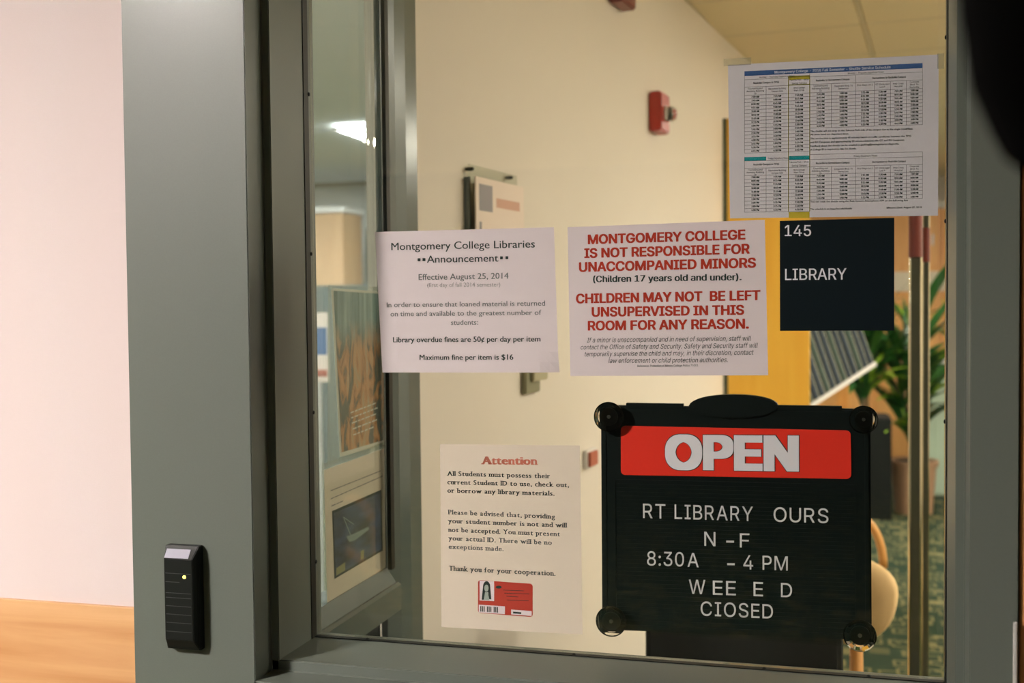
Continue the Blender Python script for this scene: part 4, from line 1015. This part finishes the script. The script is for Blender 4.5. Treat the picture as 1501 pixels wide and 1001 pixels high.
pt = empty('plant_pot', (c.x, YPt, 0)); tag(pt, 'brown clay plant pot on the carpet at the back', 'pot')
bm = B(); lathe(bm, (c.x, YPt, 0), [(pw_*.78, 0), (pw_*.95, zt*.9), (pw_*1.02, zt*.9), (pw_*1.04, zt), (pw_*.92, zt), (pw_*.90, zt*.93)], 'z', 40); obj('pot_body', bm, MT['pot'], pt)
bm = B(); lathe(bm, (c.x, YPt, 0), [(pw_*.89, zt*.932), (pw_*.89, zt*.96), (pw_*.5, zt*.98)], 'z', 24); obj('soil', bm, MT['soil'], pt)
plant('broad_leaf_plant', 'tall arching green plant growing in the brown pot', Vector((c.x, YPt, 0)), zt*.97, 66, 1.0, 1.0, random.Random(3), .30)
# second, darker plant to the left with stand
c2 = onZ(1286, 758, 0); c2 = onY(1284, 700, YPt-.2)
pt2 = empty('plant_stand', (c2.x, c2.y, 0)); tag(pt2, 'dark planter box behind the upper right suction cup', 'planter')
zz = onY(1284, 610, c2.y).z
bm = B(); bx(bm, c2.x-.22, c2.x+.10, c2.y-.16, c2.y+.16, 0, zz, .01); obj('planter_body', bm, MT['rubber'], pt2)
bm = B(); bx(bm, c2.x-.2, c2.x+.08, c2.y-.14, c2.y+.14, zz, zz+.01); obj('soil', bm, MT['soil'], pt2)
plant('leafy_plant', 'dark leafy plant left of the gate posts behind the binder rack', Vector((c2.x-.06, c2.y, 0)), zz+.012, 96, .62, .70, random.Random(11), .22)
# pale tub at the right
YT2 = YPt+.75; a = onY(1358, 600, YT2); zt2 = onY(1370, 523, YT2).z
tb2 = empty('tall_planter', (a.x+.22, YT2+.2, 0)); tag(tb2, 'tall pale green planter with a white rim beside the window frame', 'planter')
bm = B(); bx(bm, a.x, a.x+.46, YT2, YT2+.42, 0, zt2-.05, .02); obj('planter_body', bm, MT['planter'], tb2)
bm = B(); bx(bm, a.x-.02, a.x+.48, YT2-.02, YT2+.44, zt2-.05, zt2, .012); obj('rim', bm, MT['white'], tb2)
plant('small_leafy_plant', 'green plant growing in the tall pale planter', Vector((a.x+.22, YT2+.2, 0)), zt2+.001, 18, .12, .5, random.Random(5), .4)

# ================================================================== FAR WOODEN CABINETS
YL = 9.45
za = onY(1380, 305, YL).z
x = onY(1190, 500, YL).x-.1
k_ = 0
def cabinet(x, w_, Y0, zt, label, g='tall oak cabinets along the rear wall'):
    cb = empty('tall_cabinet', (x+w_/2, Y0+.2, 0)); tag(cb, label, 'cabinet', g)
    bm = B(); bx(bm, x, x+w_-.004, Y0, Y0+.40, .0, zt, .004); obj('cabinet_body', bm, MT['orange_wood'], cb)
    for z0_, z1_ in ((.12, .95), (.98, 1.60), (1.86, zt-.06)):
        bm = B(); bx(bm, x+.03, x+w_-.034, Y0-.018, Y0, z0_, z1_, .004); d = obj('cabinet_door', bm, MT['orange_wood'], cb)
        bm = B(); bx(bm, x+w_-.09, x+w_-.075, Y0-.036, Y0-.018, (z0_+z1_)/2-.05, (z0_+z1_)/2+.05, .003); obj('door_handle', bm, MT['steel'], d)
    bm = B(); bx(bm, x, x+w_-.004, Y0-.03, Y0, 1.62, 1.80, .004); obj('pale_rail', bm, mat('pale_rail_paint', (.75, .66, .5), .6) if 'pale_rail_paint' not in bpy.data.materials else bpy.data.materials['pale_rail_paint'], cb)
    bm = B(); bx(bm, x, x+w_-.004, Y0-.04, Y0+.42, zt, zt+.06, .006); obj('cornice', bm, MT['white'], cb)
for i, nm in enumerate(('leftmost', 'second from the left', 'third from the left', 'rightmost')):
    cabinet(x+i*.62, .62, YL, za, nm+' tall oak cabinet on the rear wall, white on top')
# side room seen through the sidelight
def sideroom():
    Ys = 7.2
    a = onY(466, 360, Ys); b = onY(503, 360, Ys); zt = onY(480, 303, Ys).z
    g = empty('tall_bookcase', ((a.x+b.x)/2, Ys+.2, 0)); tag(g, 'orange wooden bookcase with a pale top seen through the sidelight', 'bookcase')
    x0, x1 = a.x-.35, b.x
    bm = B(); bx(bm, x0, x1, Ys, Ys+.4, 0, zt-.05, .004); obj('bookcase_body', bm, wood('dull_orange_veneer', (.50, .30, .15), (.60, .38, .2), (8, 8, .8), .5, 2), g)
    bm = B(); bx(bm, x0-.02, x1+.02, Ys-.03, Ys+.42, zt-.05, zt, .004); obj('cornice', bm, MT['white'], g)
    x2 = onY(590, 400, Ys+.4).x
    zt3 = onY(540, 335, Ys+.4).z
    g2 = empty('display_cabinet', ((b.x+x2)/2, Ys+.6, 0)); tag(g2, 'grey cabinet with dark doors seen through the sidelight, right of the orange bookcase', 'cabinet')
    bm = B(); bx(bm, x1+.03, x2, Ys+.4, Ys+.8, 0, zt3, .005); obj('cabinet_body', bm, mat('grey_laminate', (.25, .29, .27), .5), g2)
    for i in range(3):
        w_ = (x2-x1-.03)/3; bm = B(); bx(bm, x1+.05+w_*i, x1+.01+w_*(i+1), Ys+.375, Ys+.399, .9, zt3-.08, .004); obj('cabinet_door', bm, mat('dark_green_glass', (.09, .13, .12), .15), g2)
    zd = onY(480, 418, Ys-.5).z
    bm = B(); bx(bm, x0-.3, x2+.2, Ys-.5, Ys-.46, .02, zd, .004); g4 = tag(obj('low_divider', bm, mat('grey_green_felt', (.07, .085, .08), .9)), 'low grey green divider seen through the sidelight in front of the bookcase', 'divider')
    # wall band above
    bm = B(); bx(bm, -6.9, -1.0, Ys+1.2, Ys+1.3, onY(500, 272, Ys+1.2).z, CEIL-.002); obj('wall_soffit', bm, mat('soffit_paint', (.36, .34, .27), .8), kind='structure')
    bm = B(); bx(bm, -6.9, -1.0, Ys+1.32, Ys+1.4, 0, CEIL-.002); obj('wall_library', bm, MT['side_ceiling'], kind='structure')
    # blue and white flyer board
    Yf = 3.2
    a = onY(466, 540, Yf); b = onY(480, 470, Yf)
    g3 = empty('flyer_stand', ((a.x+b.x)/2, Yf, 0)); tag(g3, 'white flyer stand with a blue panel and red strip behind the sidelight glass', 'stand')
    bm = B(); bx(bm, a.x-.06, b.x, Yf, Yf+.012, onY(470, 560, Yf).z, onY(470, 458, Yf).z, .003); obj('flyer_board', bm, MT['paper_warm'], g3)
    bm = B(); bx(bm, a.x-.05, b.x-.004, Yf-.002, Yf-.0005, onY(470, 520, Yf).z, onY(470, 480, Yf).z); obj('blue_panel', bm, mat('flyer_blue', (.05, .14, .32), .5), g3)
    bm = B(); bx(bm, a.x-.05, b.x-.004, Yf-.002, Yf-.0005, onY(470, 552, Yf).z, onY(470, 542, Yf).z); obj('red_strip', bm, mat('flyer_red', (.45, .12, .08), .5), g3)
    bm = B(); xm = (a.x+b.x)/2-.03; tube(bm, [(xm, Yf+.02, 0.01), (xm, Yf+.02, onY(470, 558, Yf).z+.02)], .012); obj('pole', bm, MT['steel'], g3)
    bm = B(); lathe(bm, (xm, Yf+.02, 0), [(.14, 0), (.14, .01), (.03, .02)], 'z', 24); obj('base_plate', bm, MT['steel'], g3)
sideroom()

# ================================================================== BLACK STRAP close to the camera, upper right
def near(x, y, d): r = ray(x, y); return CAM+r*d
pts = [near(1478, -330, .40), near(1482, -150, .405), near(1490, 20, .41), near(1500, 130, .415), near(1518, 195, .42)]
bm = B(); n = 20; rings = []
W_ = [.022, .021, .0205, .019, .0165]
full = pts+[near(1522, 232, .42), near(1524, 252, .42)]; Wf = W_+[.0125, .006]
for p_, w_ in zip(full, Wf):
    rings.append([bm.verts.new(p_+rt*(w_*math.cos(2*math.pi*k_/n))+fw*(w_*.4*math.sin(2*math.pi*k_/n))) for k_ in range(n)])
for i in range(len(rings)-1):
    for k_ in range(n): bm.faces.new((rings[i][k_], rings[i][(k_+1) % n], rings[i+1][(k_+1) % n], rings[i+1][k_]))
bm.faces.new(rings[0][::-1]); bm.faces.new(rings[-1]); bmesh.ops.recalc_face_normals(bm, faces=bm.faces)
tag(obj('strap', bm, MT['strap'], smooth=True), 'blurred black strap end hanging in the upper right corner', 'strap')
